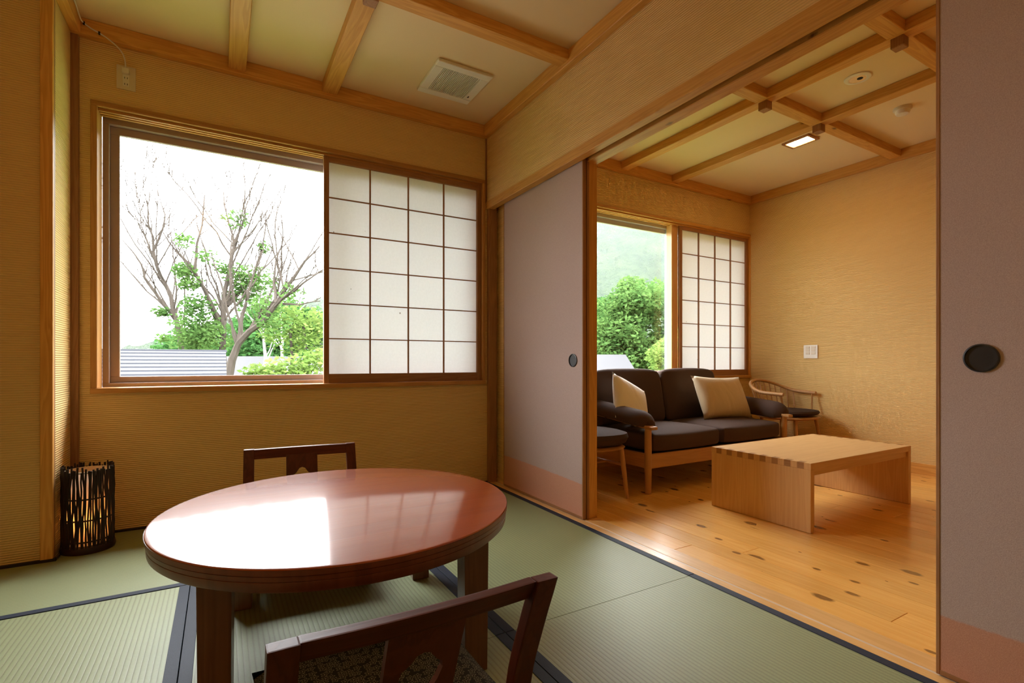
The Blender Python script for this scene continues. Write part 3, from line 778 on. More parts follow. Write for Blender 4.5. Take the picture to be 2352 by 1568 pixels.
# ---- outlet, plug and cord
def outlet():
    x0, x1, z0, z1 = -0.476, -0.394, 2.357, 2.483
    root = empty('wall_outlet', ((x0 + x1) / 2, YW, z0))
    box('cover_plate', 'ivory_plastic', (x0, x1, YW - 0.008, YW, z0, z1), root, 0.003, 2)
    box('socket_insert', 'white_plastic', (x0 + 0.026, x1 - 0.026, YW - 0.0105, YW - 0.006, z0 + 0.018, z1 - 0.018), root, 0.001)
    for z in (2.385, 2.418):
        for dx in (-0.006, 0.006):
            box('socket_slot', 'dark_slot', (-0.435 + dx - 0.0012, -0.435 + dx + 0.0012, YW - 0.0112, YW - 0.0100, z - 0.0045, z + 0.0045), root)
    tag(root, 'ivory wall outlet plate above the upper left window corner', 'outlet')
    pr = empty('power_cord', (-0.435, YW - 0.02, 2.43))
    MB().box(-0.450, -0.420, YW - 0.036, YW - 0.0112, 2.435, 2.462).build('plug', 'white_plastic', pr, 0.004, 2)
    pts = [(-0.435, YW - 0.026, 2.462), (-0.437, YW - 0.026, 2.50), (-0.447, YW - 0.028, 2.535), (-0.470, YW - 0.036, 2.562), (-0.505, YW - 0.048, 2.583), (-0.540, YW - 0.051, 2.600), (-0.575, YW - 0.051, 2.614), (-0.605, YW - 0.062, 2.630), (-0.611, 3.27, 2.640), (-0.6105, 3.20, 2.648), (-0.609, 3.12, 2.650), (-0.609, 3.02, 2.652), (-0.609, 2.97, 2.654), (-0.70, 2.969, 2.654), (-1.20, 2.969, 2.654)]
    # smooth the polyline
    q = []
    for i in range(len(pts) - 1):
        p0, p1, p2, p3 = [Vector(pts[max(0, min(len(pts) - 1, i + k))]) for k in (-1, 0, 1, 2)]
        for k in range(5):
            t = k / 5
            q.append(0.5 * ((2 * p1) + (p2 - p0) * t + (2 * p0 - 5 * p1 + 4 * p2 - p3) * t * t + (3 * p1 - p0 - 3 * p2 + p3) * t ** 3))
    q.append(Vector(pts[-1]))
    MB().tube(q, 0.0035, 8).build('cable', 'white_plastic', pr, smooth=True)
    for i in (25, 34):
        p = q[i]
        MB().box(p.x - 0.004, p.x + 0.004, p.y - 0.004, p.y + 0.006, p.z - 0.007, p.z + 0.007).build('cable_clip', 'dark_slot', pr)
    tag(pr, 'white cable running from the outlet along the ceiling rail', 'cord')
outlet()

# ---- ceiling vent
def vent():
    x0, x1, ya, yb = 1.090, 1.445, 2.712, 3.085; z = ZC
    root = empty('ceiling_vent', ((x0 + x1) / 2, (ya + yb) / 2, z - 0.02))
    f = 0.055; zt, zb = z, z - 0.020
    for b in ((x0, x1, ya, ya + f), (x0, x1, yb - f, yb), (x0, x0 + f, ya + f, yb - f), (x1 - f, x1, ya + f, yb - f)):
        box('frame', 'white_plastic', (*b, zb, zt), root, 0.003)
    box('backing', 'dark_slot', (x0 + f, x1 - f, ya + f, yb - f, zt - 0.004, zt), root)
    n = 24; span = x1 - x0 - 2 * f
    for i in range(n):
        xa = x0 + f + span * (i + 0.31) / n
        box('louver', 'white_plastic', (xa, xa + span / n * 0.38, ya + f, yb - f, zb + 0.002, zt - 0.004), root)
    box('latch', 'dark_slot', (x1 - 0.042, x1 - 0.034, yb - 0.105, yb - 0.085, zb - 0.001, zb + 0.003), root)
    tag(root, 'square white slatted ceiling vent between the beams', 'vent')
vent()

# ---- pendant lamp added as warm fill for the tatami room, unseen above the viewer
def pendant():
    cx_, cy_, z0 = -0.15, 0.75, 2.30
    root = empty('added_pendant_lamp', (cx_, cy_, z0))
    h = 0.23
    box('paper_shade', 'added_pendant_shade', (cx_ - h, cx_ + h, cy_ - h, cy_ + h, z0 + 0.012, z0 + 0.15), root, 0.004)
    for a, b in ((-1, -1), (1, -1), (1, 1), (-1, 1)):
        box('corner_post', 'cedar_z', (cx_ + a * (h + 0.006) - 0.008, cx_ + a * (h + 0.006) + 0.008, cy_ + b * (h + 0.006) - 0.008, cy_ + b * (h + 0.006) + 0.008, z0, z0 + 0.165), root, 0.001)
    for z in (z0, z0 + 0.15):
        for a in (-1, 1):
            box('frame_bar', 'cedar_x', (cx_ - h, cx_ + h, cy_ + a * (h + 0.006) - 0.006, cy_ + a * (h + 0.006) + 0.006, z, z + 0.012), root)
            box('frame_bar', 'cedar_y', (cx_ + a * (h + 0.006) - 0.006, cx_ + a * (h + 0.006) + 0.006, cy_ - h, cy_ + h, z, z + 0.012), root)
    MB().tube([(cx_, cy_, z0 + 0.15), (cx_, cy_, ZC - 0.02)], 0.006, 8).build('hanging_cord', 'white_plastic', root, smooth=True)
    MB().lathe([(0.03, ZC - 0.035), (0.05, ZC - 0.02), (0.05, ZC)], (cx_, cy_, 0), 24).build('ceiling_cup', 'white_plastic', root, smooth=True)
    tag(root, 'added square paper pendant lamp for warm fill, out of sight above the near chair', 'pendant lamp')
pendant()

# ================================================================== sitting room
# ---- ceiling light, downlight, smoke detector
def ceiling_light(cx_, cy_, label):
    hx, hy = 0.076, 0.108
    root = empty('recessed_ceiling_light', (cx_, cy_, ZC - 0.014))
    f = 0.022; z0, z1 = ZC - 0.014, ZC
    for b in ((-hx, hx, -hy, -hy + f), (-hx, hx, hy - f, hy), (-hx, -hx + f, -hy + f, hy - f), (hx - f, hx, -hy + f, hy - f)):
        box('frame', 'cedar_x', (cx_ + b[0], cx_ + b[1], cy_ + b[2], cy_ + b[3], z0, z1), root, 0.002)
    box('diffuser', 'lamp_panel', (cx_ - hx + f, cx_ + hx - f, cy_ - hy + f, cy_ + hy - f, ZC - 0.006, ZC - 0.001), root)
    tag(root, label, 'ceiling lamp', 'recessed lamps of the sitting room')
ceiling_light(3.985, 2.290, 'small lit rectangular ceiling lamp with a wooden frame beside the beams')

def downlight():
    cx_, cy_ = 3.412, 1.606
    root = empty('round_downlight', (cx_, cy_, ZC - 0.008))
    MB().lathe([(0.046, ZC - 0.002), (0.072, ZC - 0.001), (0.070, ZC - 0.006), (0.050, ZC - 0.010), (0.046, ZC - 0.008)], (cx_, cy_, 0), 40, closed=True).build('trim_ring', 'white_plastic', root, smooth=True)
    MB().lathe([(0.047, ZC - 0.008), (0.040, ZC - 0.003), (0.020, ZC - 0.0008)], (cx_, cy_, 0), 32).build('reflector', 'chrome', root, smooth=True)
    MB().lathe([(0.006, ZC - 0.011), (0.016, ZC - 0.009), (0.018, ZC - 0.003)], (cx_ + 0.004, cy_ - 0.012, 0), 16).build('bulb', 'dark_slot', root, smooth=True)
    tag(root, 'round unlit downlight with a white ring in the sitting room ceiling', 'downlight')
downlight()
def detector():
    cx_, cy_ = 4.085, 1.640
    root = empty('smoke_detector', (cx_, cy_, ZC - 0.045))
    MB().lathe([(0.050, ZC - 0.018), (0.054, ZC - 0.012), (0.054, ZC)], (cx_, cy_, 0), 36).build('base', 'ivory_plastic', root, smooth=True)
    MB().lathe([(0.022, ZC - 0.047), (0.036, ZC - 0.044), (0.042, ZC - 0.030), (0.042, ZC - 0.018)], (cx_, cy_, 0), 36).build('sensor_head', 'white_plastic', root, smooth=True)
    tag(root, 'round white smoke detector on the sitting room ceiling', 'smoke detector')
detector()
def wall_switch():
    root = empty('wall_switch', (XR, 2.713, 0.937))
    box('cover_plate', 'white_plastic', (XR - 0.009, XR, 2.647, 2.779, 0.939, 1.067), root, 0.003, 2)
    for i in range(3):
        z = 1.043 - i * 0.028
        box('rocker', 'ivory_plastic', (XR - 0.012, XR - 0.008, 2.720, 2.758, z - 0.011, z + 0.011), root, 0.001)
        box('rocker', 'ivory_plastic', (XR - 0.012, XR - 0.008, 2.668, 2.706, z - 0.011, z + 0.011), root, 0.001)
    tag(root, 'square white switch plate on the sitting room wall', 'wall switch')
wall_switch()

# ---- coffee table with finger joints
def coffee_table():
    x0, x1, ya, yb, zt = 2.680, 3.815, 1.485, 2.100, 0.368
    root = empty('coffee_table', ((x0 + x1) / 2, (ya + yb) / 2, 0))
    th = 0.034
    box('top_board', 'oak_x', (x0 + th, x1 - th, ya, yb, zt - th, zt), root, 0.0015)
    nf = 17; fw = (yb - ya) / nf
    for side, (a, b) in enumerate(((x0, x0 + th), (x1 - th, x1))):
        box('side_panel', 'oak_z', (a, b, ya, yb, 0, zt - th), root, 0.0015)
        for k in range(nf):
            tail = k % 2 == 1
            o_ = 0.0 if not tail else 0.0004
            xa, xb = (a - o_, b) if side == 0 else (a, b + o_)
            box('joint_finger', 'oak_end_y' if tail else 'oak_z', (xa, xb, ya + k * fw, ya + (k + 1) * fw, zt - th, zt), root)
    for y in (ya + 0.012, yb - 0.034):
        box('apron', 'oak_x', (x0 + th, x1 - th, y, y + 0.022, zt - th - 0.036, zt - th), root, 0.001)
    tag(root, 'low oak coffee table with panel sides and finger joints', 'coffee table')
coffee_table()

# ---- sofa
def cushion_box(name, mat, x0, x1, y0, y1, z0, z1, parent, tilt=0.0, rb=0.035, crown=0.012):
    nx, ny, nz = 8, 8, 4
    bm = bmesh.new(); bmesh.ops.create_cube(bm, size=1.0)
    bmesh.ops.subdivide_edges(bm, edges=bm.edges, cuts=5, use_grid_fill=True)
    c = Vector(((x0 + x1) / 2, (y0 + y1) / 2, (z0 + z1) / 2)); h = Vector(((x1 - x0) / 2, (y1 - y0) / 2, (z1 - z0) / 2))
    for v in bm.verts:
        u = Vector((v.co.x * 2, v.co.y * 2, v.co.z * 2))
        p = Vector((u.x * h.x, u.y * h.y, u.z * h.z))
        q = Vector((max(-h.x + rb, min(h.x - rb, p.x)), max(-h.y + rb, min(h.y - rb, p.y)), max(-h.z + rb, min(h.z - rb, p.z))))
        d = p - q
        if d.length > 1e-6: p = q + d.normalized() * min(rb, d.length)
        k = crown * (1 - u.x * u.x) * (1 - u.y * u.y) * (1 if u.z > 0.9 else 0)
        p.z += k
        p.y += -crown * 1.3 * (1 - u.x * u.x) * (1 - u.z * u.z) * (1 if u.y < -0.9 else 0)
        v.co = p
    rm = Matrix.Rotation(tilt, 3, 'X')
    mb = MB(); bm.verts.ensure_lookup_table()
    mb.add([rm @ v.co + c for v in bm.verts], [tuple(v.index for v in f.verts) for f in bm.faces]); bm.free()
    return mb.build(name, mat, parent, smooth=True, sub=1)
def sofa():
    X0, X1, YA, YB = 2.508, 4.150, 2.475, 3.300
    root = empty('sofa', ((X0 + X1) / 2, (YA + YB) / 2, 0))
    lw = 0.022
    for xx in (X0 + 0.032, X1 - 0.032):
        p = [(xx, YA + 0.03, 0.0), (xx, YA + 0.03, 0.20), (xx, YA + 0.03, 0.445)]
        MB().tube(p, [0.021, 0.0255, 0.0235], 14).build('front_leg', 'ash_z', root, smooth=True)
        MB().tube([(xx, YB - 0.05, 0.0), (xx, YB - 0.05, 0.25), (xx, YB - 0.02, 0.52)], [0.019, 0.023, 0.020], 14).build('back_leg', 'ash_z', root, smooth=True)
        box('side_rail', 'ash_y', (xx - 0.012, xx + 0.012, YA + 0.04, YB - 0.05, 0.170, 0.270), root, 0.003)
        mb = MB(); mb.hexa([(xx - 0.030, YA - 0.030, 0.440), (xx + 0.030, YA - 0.030, 0.440), (xx + 0.026, YB - 0.01, 0.515), (xx - 0.026, YB - 0.01, 0.515),
                            (xx - 0.030, YA - 0.030, 0.462), (xx + 0.030, YA - 0.030, 0.462), (xx + 0.026, YB - 0.01, 0.537), (xx - 0.026, YB - 0.01, 0.537)])
        mb.build('arm_board', 'ash_y', root, 0.006)
        s_ = 1 if xx < 3 else -1
        # padded arm roll draped over the arm board
        n = 12; rings = []
        prof = [(-0.075, -0.030), (-0.082, 0.010), (-0.062, 0.060), (-0.015, 0.086), (0.045, 0.080), (0.092, 0.045), (0.112, -0.010), (0.108, -0.060), (0.080, -0.052), (0.040, -0.004), (-0.030, 0.000)]
        vs = []; fs = []; N = 10; k = len(prof)
        for i in range(N + 1):
            t = i / N; y = YA + 0.015 + t * 0.66; zz = 0.468 + t * 0.062
            sc_ = (1.0 - 0.55 * max(0, (0.08 - t) / 0.08) ** 2) * (1.0 - 0.35 * max(0, (t - 0.92) / 0.08) ** 2)
            lean = -0.05 * (1 - t)
            for px, pz in prof:
                vs.append((xx + s_ * (0.012 + px * sc_) + (0.045 if s_ < 0 else 0.0), y + lean * (pz + 0.06) * 4 * 0.2, zz + (pz + 0.02) * sc_ - 0.02 + 0.004))
        for i in range(N):
            for q in range(k): fs.append((i * k + q, i * k + (q + 1) % k, (i + 1) * k + (q + 1) % k, (i + 1) * k + q))
        fs += [tuple(range(k)), tuple(range(N * k, (N + 1) * k))[::-1]]
        MB().add(vs, fs).build('arm_pad', 'sofa_fabric', root, smooth=True, sub=1)
        for yy in (YA + 0.14, YA + 0.42):
            box('pad_strap', 'sofa_fabric', (xx - 0.033, xx + 0.033, yy, yy + 0.022, 0.452 + (yy - YA) * 0.09 - 0.012, 0.470 + (yy - YA) * 0.09), root)
    box('front_rail', 'ash_x', (X0 + 0.045, X1 - 0.045, YA + 0.022, YA + 0.046, 0.168, 0.268), root, 0.003)
    box('back_rail', 'ash_x', (X0 + 0.045, X1 - 0.045, YB - 0.06, YB - 0.036, 0.170, 0.270), root, 0.003)
    box('back_rail', 'ash_x', (X0 + 0.045, X1 - 0.045, YB - 0.035, YB - 0.012, 0.50, 0.56), root, 0.003)
    box('seat_deck', 'sofa_fabric', (X0 + 0.05, X1 - 0.05, YA + 0.05, YB - 0.065, 0.235, 0.262), root)
    xm = (X0 + X1) / 2 - 0.01; ix0, ix1 = X0 + 0.062, X1 - 0.062
    for a, b in ((ix0, xm - 0.003), (xm + 0.003, ix1)):
        cushion_box('seat_cushion', 'sofa_fabric', a, b, YA + 0.012, YB - 0.20, 0.266, 0.412, root, rb=0.038, crown=0.018)
        cushion_box('back_cushion', 'sofa_fabric', a - 0.012, b + (-0.004 if a < 3 else -0.06), YB - 0.235, YB - 0.085, 0.372, 0.838, root, tilt=-R(11), rb=0.042, crown=0.014)
    tag(root, 'two-seat dark brown fabric sofa with a light wood frame', 'sofa')
sofa()

def rot3(rx, ry, rz): return Matrix.Rotation(rz, 3, 'Z') @ Matrix.Rotation(ry, 3, 'Y') @ Matrix.Rotation(rx, 3, 'X')
p = puffy('throw_pillow', 'pillow_white', (2.715, 2.86, 0.585), 0.40, 0.40, 0.13, pinch=0.10, rotm=rot3(R(64), R(24), R(4)), seed=3, edge=0.1)
tag(p, 'cream white cushion leaning in the left corner of the sofa', 'cushion')
p = puffy('throw_pillow', 'pillow_beige', (3.79, 2.86, 0.595), 0.60, 0.40, 0.15, pinch=0.09, rotm=rot3(R(66), R(2), R(-4)), seed=5, edge=0.1)
tag(p, 'shiny beige cushion leaning against the right back of the sofa', 'cushion')

# ---- low-back spindle chair in the corner
def seat_shape(mb, cx_, cy_, z0, z1, rx, ry, n=28, pw_=2.6):
    def rg(k, z):
        out = []
        for i in range(n):
            t = 2 * math.pi * i / n; c_, s_ = math.cos(t), math.sin(t)
            out.append((cx_ + k * rx * math.copysign(abs(c_) ** (2 / pw_), c_), cy_ + k * ry * math.copysign(abs(s_) ** (2 / pw_), s_), z))
        return out
    rings = [rg(0.72, z0), rg(0.93, z0 + (z1 - z0) * 0.25), rg(1.0, z0 + (z1 - z0) * 0.6), rg(0.96, z0 + (z1 - z0) * 0.88), rg(0.80, z1), rg(0.4, z1 + 0.006)]
    vs = [p for r in rings for p in r]; fs = []
    for i in range(len(rings) - 1):
        for k in range(n): fs.append((i * n + k, i * n + (k + 1) % n, (i + 1) * n + (k + 1) % n, (i + 1) * n + k))
    fs += [tuple(range(n))[::-1], tuple(range((len(rings) - 1) * n, len(rings) * n))]
    return mb.add(vs, fs)
def spindle_chair():
    cx_, cy_ = 4.590, 2.78
    root = empty('spindle_chair', (cx_, cy_, 0))
    seat_shape(MB(), cx_, cy_ - 0.03, 0.375, 0.410, 0.245, 0.245).build('seat', 'ash_x', root, smooth=True)
    seat_shape(MB(), cx_, cy_ - 0.04, 0.410, 0.465, 0.235, 0.230).build('seat_pad', 'seat_fabric', root, smooth=True)
    for sx_ in (-1, 1):
        for sy_ in (-1, 1):
            a = (cx_ + sx_ * 0.16, cy_ - 0.03 + sy_ * 0.16, 0.385); b = (cx_ + sx_ * 0.215, cy_ - 0.03 + sy_ * 0.21, 0.0)
            mid = tuple((a[i] + b[i]) / 2 for i in range(3))
            MB().tube([a, mid, b], [0.015, 0.0165, 0.011], 10).build('leg', 'ash_z', root, smooth=True)
        MB().tube([(cx_ + sx_ * 0.19, cy_ + 0.155, 0.17), (cx_ + sx_ * 0.19, cy_ - 0.215, 0.17)], 0.009, 8).build('stretcher', 'ash_y', root, smooth=True)
    MB().tube([(cx_ - 0.19, cy_ - 0.03, 0.17), (cx_ + 0.19, cy_ - 0.03, 0.17)], 0.009, 8).build('stretcher', 'ash_x', root, smooth=True)
    # bow: from the left arm tip round the back to the right arm tip
    bow = []; N = 28
    def bow_at(t):                                 # t 0..1
        ang = math.pi * (t)                        # 0 left tip .. 1 right tip
        x = -0.268 * math.cos(ang); 
        y = 0.255 * math.sin(ang) ** 0.75 if 0 < t < 1 else 0.0
        return x, y
    for i in range(N + 1):
        t = i / N; x, y = bow_at(t)
        z = 0.620 + 0.105 * (math.sin(math.pi * t) ** 1.2 if 0 < t < 1 else 0)
        bow.append((cx_ + x, cy_ + 0.03 + y, z))
    bow = [(bow[0][0] + 0.01, bow[0][1] - 0.17, 0.612)] + bow + [(bow[-1][0] - 0.01, bow[-1][1] - 0.17, 0.612)]
    rad = [0.016] + [0.0165 - 0.003 * math.sin(math.pi * i / N) for i in range(N + 1)] + [0.016]
    MB().tube(bow, rad, 10).build('arm_bow', 'ash_x', root, smooth=True)
    for i in range(2, 30, 2):
        top = bow[i]; dx, dy = top[0] - cx_, top[1] - cy_
        base = (cx_ + dx * 0.80, cy_ - 0.03 + (dy) * 0.80, 0.40)
        MB().tube([base, top], 0.0055, 6).build('spindle', 'ash_z', root, smooth=True)
    for sx_, i in ((-1, 0), (1, -1)):
        top = bow[i]
        MB().tube([(cx_ + sx_ * 0.205, cy_ - 0.13, 0.40), (top[0], top[1] + 0.035, 0.612)], 0.0075, 8).build('arm_post', 'ash_z', root, smooth=True)
    tag(root, 'low spindle-back wooden armchair in the corner right of the sofa', 'chair')
spindle_chair()
def stool():
    cx_, cy_ = 2.165, 2.66
    root = empty('upholstered_stool', (cx_, cy_, 0))
    seat_shape(MB(), cx_, cy_, 0.350, 0.445, 0.225, 0.235).build('seat_pad', 'seat_fabric', root, smooth=True)
    seat_shape(MB(), cx_, cy_, 0.322, 0.352, 0.205, 0.215).build('seat_frame', 'ash_x', root, smooth=True)
    for sx_ in (-1, 1):
        for sy_ in (-1, 1):
            a = (cx_ + sx_ * 0.135, cy_ + sy_ * 0.150, 0.335); b = (cx_ + sx_ * 0.165, cy_ + sy_ * 0.175, 0.0)
            mid = tuple((a[i] + b[i]) / 2 for i in range(3))
            MB().tube([a, mid, b], [0.016, 0.0165, 0.010], 10).build('leg', 'ash_z', root, smooth=True)
        MB().tube([(cx_ + sx_ * 0.146, cy_ + 0.157, 0.22), (cx_ + sx_ * 0.146, cy_ - 0.157, 0.22)], 0.008, 8).build('stretcher', 'ash_y', root, smooth=True)
    MB().tube([(cx_ - 0.146, cy_, 0.22), (cx_ + 0.146, cy_, 0.22)], 0.008, 8).build('stretcher', 'ash_x', root, smooth=True)
    tag(root, 'stool with brown padded seat and tapered wooden legs left of the sofa', 'stool')
stool()

# ================================================================== outside
ev = empty('eave', (1.5, 3.9, 2.49))
box('eave_board', 'cedar_x', (XL - 0.4, XR + 0.4, YW + 0.19, 4.00, 2.49, 2.52), ev)
for k in range(16):
    xa = XL - 0.2 + k * 0.47
    box('rafter', 'cedar_y', (xa, xa + 0.05, YW + 0.19, 3.98, 2.52, 2.60), ev)
box('fascia', 'cedar_x', (XL - 0.4, XR + 0.4, 4.00, 4.03, 2.48, 2.64), ev)
struct(ev, 'wooden eave above the windows outside', 'eave')
GZ = -3.4
struct(MB().box(-160, 160, 3.9, 200, GZ - 0.3, GZ).build('ground', 'ground_grass'), 'grassy ground below the windows', 'ground')

def hill(name, pts, mat, label, seed, depth=60, amp=5.0):
    # pts: (pixel x, ridge pixel y, distance); a slope rising away to that ridge
    rn = np.random.RandomState(seed)
    n, rows = 90, 26
    xs = np.linspace(pts[0][0], pts[-1][0], n)
    ry = np.interp(xs, [p[0] for p in pts], [p[1] for p in pts]); rd = np.interp(xs, [p[0] for p in pts], [p[2] for p in pts])
    vs = []; fs = []
    for j in range(rows):
        t = j / (rows - 1)
        for i in range(n):
            top = at(xs[i], ry[i], rd[i]); foot = at(xs[i], 832, rd[i] * (1 - depth)); foot.z = GZ - 0.2
            p = foot.lerp(top, t) if True else top
            p.z = GZ - 0.2 + (top.z - GZ) * (t ** 0.85) + (rn.uniform(-1, 1) * amp * t * (0.35 if j == rows - 1 else 1.0))
            p.x += rn.uniform(-1, 1) * amp * 0.5; vs.append(p)
    k = len(vs)
    for i in range(n):
        top = vs[(rows - 1) * n + i]; bk = at(xs[i], 832, rd[i] * 1.4); vs.append(Vector((bk.x, bk.y, GZ - 0.2)))
    for j in range(rows):
        for i in range(n - 1):
            a = j * n + i; fs.append((a, a + 1, a + n + 1, a + n))
    o = MB().add(vs, fs).build(name, mat, smooth=True)
    struct(o, label, 'hill')
hill('trim_hill' if False else 'hill', [(-400, 815, 150), (200, 812, 150), (330, 800, 160), (450, 762, 170), (600, 715, 190), (760, 680, 210), (980, 620, 240)], 'forest_hill', 'low misty wooded hill behind the bare tree', 3, 0.35, 2.5)
hill('hill', [(700, 700, 260), (980, 610, 280), (1250, 535, 300), (1372, 492, 300), (1480, 440, 310), (1600, 380, 320), (1900, 300, 330), (2500, 280, 340)], 'forest_hill', 'steep misty wooded mountainside filling the sitting room window', 5, 0.55, 4.0)

# neighbour roof of lapped metal sheets
def lapped_roof():
    root = empty('neighbour_roof', (-4.4, 10.4, -0.6))
    x1, x0 = 0.10, -9.0; yr, zr, sl = 12.0, 1.135, 0.36
    row = 0.182
    for i in range(22):
        ya = yr - i * row; yb = ya - row
        za, zb = zr - i * row * sl, zr - (i + 1) * row * sl
        MB().hexa([(x0, yb - 0.012, zb - 0.004), (x1, yb - 0.012, zb - 0.004), (x1, ya, za - 0.030), (x0, ya, za - 0.030),
                   (x0, yb - 0.012, zb + 0.024), (x1, yb - 0.012, zb + 0.024), (x1, ya, za), (x0, ya, za)]).build('roof_sheet', 'roof_metal', root)
    MB().box(x0, x1 + 0.02, yr - 0.06, yr + 0.10, zr - 0.03, zr + 0.022).build('ridge_cap', 'roof_metal', root, 0.006)
    for i in range(10):
        ya = yr + 0.05 + i * 0.4; yb = ya + 0.4; za = zr - i * 0.4 * sl; zb = za - 0.4 * sl
        MB().hexa([(x0, ya, za - 0.03), (x1, ya, za - 0.03), (x1, yb, zb - 0.03), (x0, yb, zb - 0.03), (x0, ya, za), (x1, ya, za), (x1, yb, zb), (x0, yb, zb)]).build('rear_roof_sheet', 'roof_metal', root)
    MB().prism([(x1 - 0.35, yr - 3.7, GZ), (x1 - 0.35, yr + 3.7, GZ), (x1 - 0.35, yr + 3.7, zr - 3.7 * sl - 0.05), (x1 - 0.35, yr, zr - 0.06), (x1 - 0.35, yr - 3.7, zr - 3.7 * sl - 0.05)], (x0 - x1 + 0.7, 0, 0)).build('house_body', 'exterior_wall', root)
    tag(root, 'pale metal neighbour roof of horizontal lapped sheets at lower left', 'roof')
lapped_roof()

def house(px, py, wd, wid, dep, hw_, hr, wall, rz, label, roofm='roof_pale'):
    c = at(px, py, wd)                             # the ridge centre is seen at this pixel
    zr = c.z; ze = zr - hr; zb = GZ
    root = empty('house', (c.x, c.y, zb))
    R2 = Matrix.Rotation(rz, 3, 'Z')
    T = lambda x, y, z: (R2 @ Vector((x, y, 0))) + Vector((c.x, c.y, z))
    hx, hy = wid / 2, dep / 2
    MB().hexa([T(-hx, -hy, zb), T(hx, -hy, zb), T(hx, hy, zb), T(-hx, hy, zb), T(-hx, -hy, ze), T(hx, -hy, ze), T(hx, hy, ze), T(-hx, hy, ze)]).build('walls', wall, root)
    ox = hx + 0.6; oy = hy + 0.7; sl = hr / hy
    for s_ in (-1, 1):
        zt = zr; zl = zr - sl * oy
        MB().hexa([T(-ox, s_ * oy, zl - 0.12), T(ox, s_ * oy, zl - 0.12), T(ox, 0, zt - 0.12), T(-ox, 0, zt - 0.12), T(-ox, s_ * oy, zl), T(ox, s_ * oy, zl), T(ox, 0, zt), T(-ox, 0, zt)]).build('roof_slope', roofm, root)
    for s_ in (-1, 1):
        MB().prism([T(s_ * hx, -hy, ze), T(s_ * hx, hy, ze), T(s_ * hx, 0, zr - 0.1)], R2 @ Vector((-s_ * 0.1, 0, 0))).build('gable', wall, root)
    for u in (-0.55, 0.0, 0.55):
        MB().hexa([T(u * hx - 0.5, -hy - 0.03, ze - 1.5), T(u * hx + 0.5, -hy - 0.03, ze - 1.5), T(u * hx + 0.5, -hy + 0.03, ze - 1.5), T(u * hx - 0.5, -hy + 0.03, ze - 1.5),
                   T(u * hx - 0.5, -hy - 0.03, ze - 0.5), T(u * hx + 0.5, -hy - 0.03, ze - 0.5), T(u * hx + 0.5, -hy + 0.03, ze - 0.5), T(u * hx - 0.5, -hy + 0.03, ze - 0.5)]).build('window', 'house_glass', root)
    tag(root, label, 'house')
house(575, 818, 34, 6.0, 6.0, 2.0, 1.2, 'house_orange', R(-25), 'small far house with a pale roof behind the leaning trunk')
house(735, 832, 26, 4.5, 5.0, 2.0, 0.8, 'house_orange', R(-30), 'orange walled far house at the right edge of the tatami room window')
house(1372, 814, 24, 1.5, 4.0, 2.0, 0.75, 'house_cream', R(-30), 'cream house with a pale roof seen over the sofa back')

def leaves_mesh(clumps, size, seed, aspect=0.5):
    rn = np.random.RandomState(seed); C = []
    for c, r, n in clumps:
        d = rn.normal(size=(n, 3)); d /= np.linalg.norm(d, axis=1)[:, None] + 1e-9
        rad = rn.rand(n, 1) ** 0.45
        C.append(np.array(c)[None] + d * rad * np.array(r)[None])
    C = np.concatenate(C); n = len(C)
    a = rn.normal(size=(n, 3)); a[:, 2] *= 0.45; a /= np.linalg.norm(a, axis=1)[:, None]
    b = rn.normal(size=(n, 3)); b -= (b * a).sum(1)[:, None] * a; b /= np.linalg.norm(b, axis=1)[:, None]
    nn = np.cross(a, b)
    s_ = size * rn.uniform(0.6, 1.3, (n, 1))
    v = np.stack([C - a * s_, C - b * s_ * aspect + nn * s_ * 0.12, C + a * s_, C + b * s_ * aspect + nn * s_ * 0.12], 1).reshape(-1, 3)
    f = np.arange(n * 4).reshape(-1, 4)
    return v, f
def leaf_obj(name, clumps, size, mat, seed, parent):
    v, f = leaves_mesh(clumps, size, seed)
    org = world_loc(parent)
    me = bpy.data.meshes.new(name); me.from_pydata((v - np.array(org)[None]).tolist(), [], f.tolist()); me.materials.append(M[mat])
    o = bpy.data.objects.new(name, me); COL.objects.link(o); o.parent = parent; o['kind'] = 'stuff'
    return o

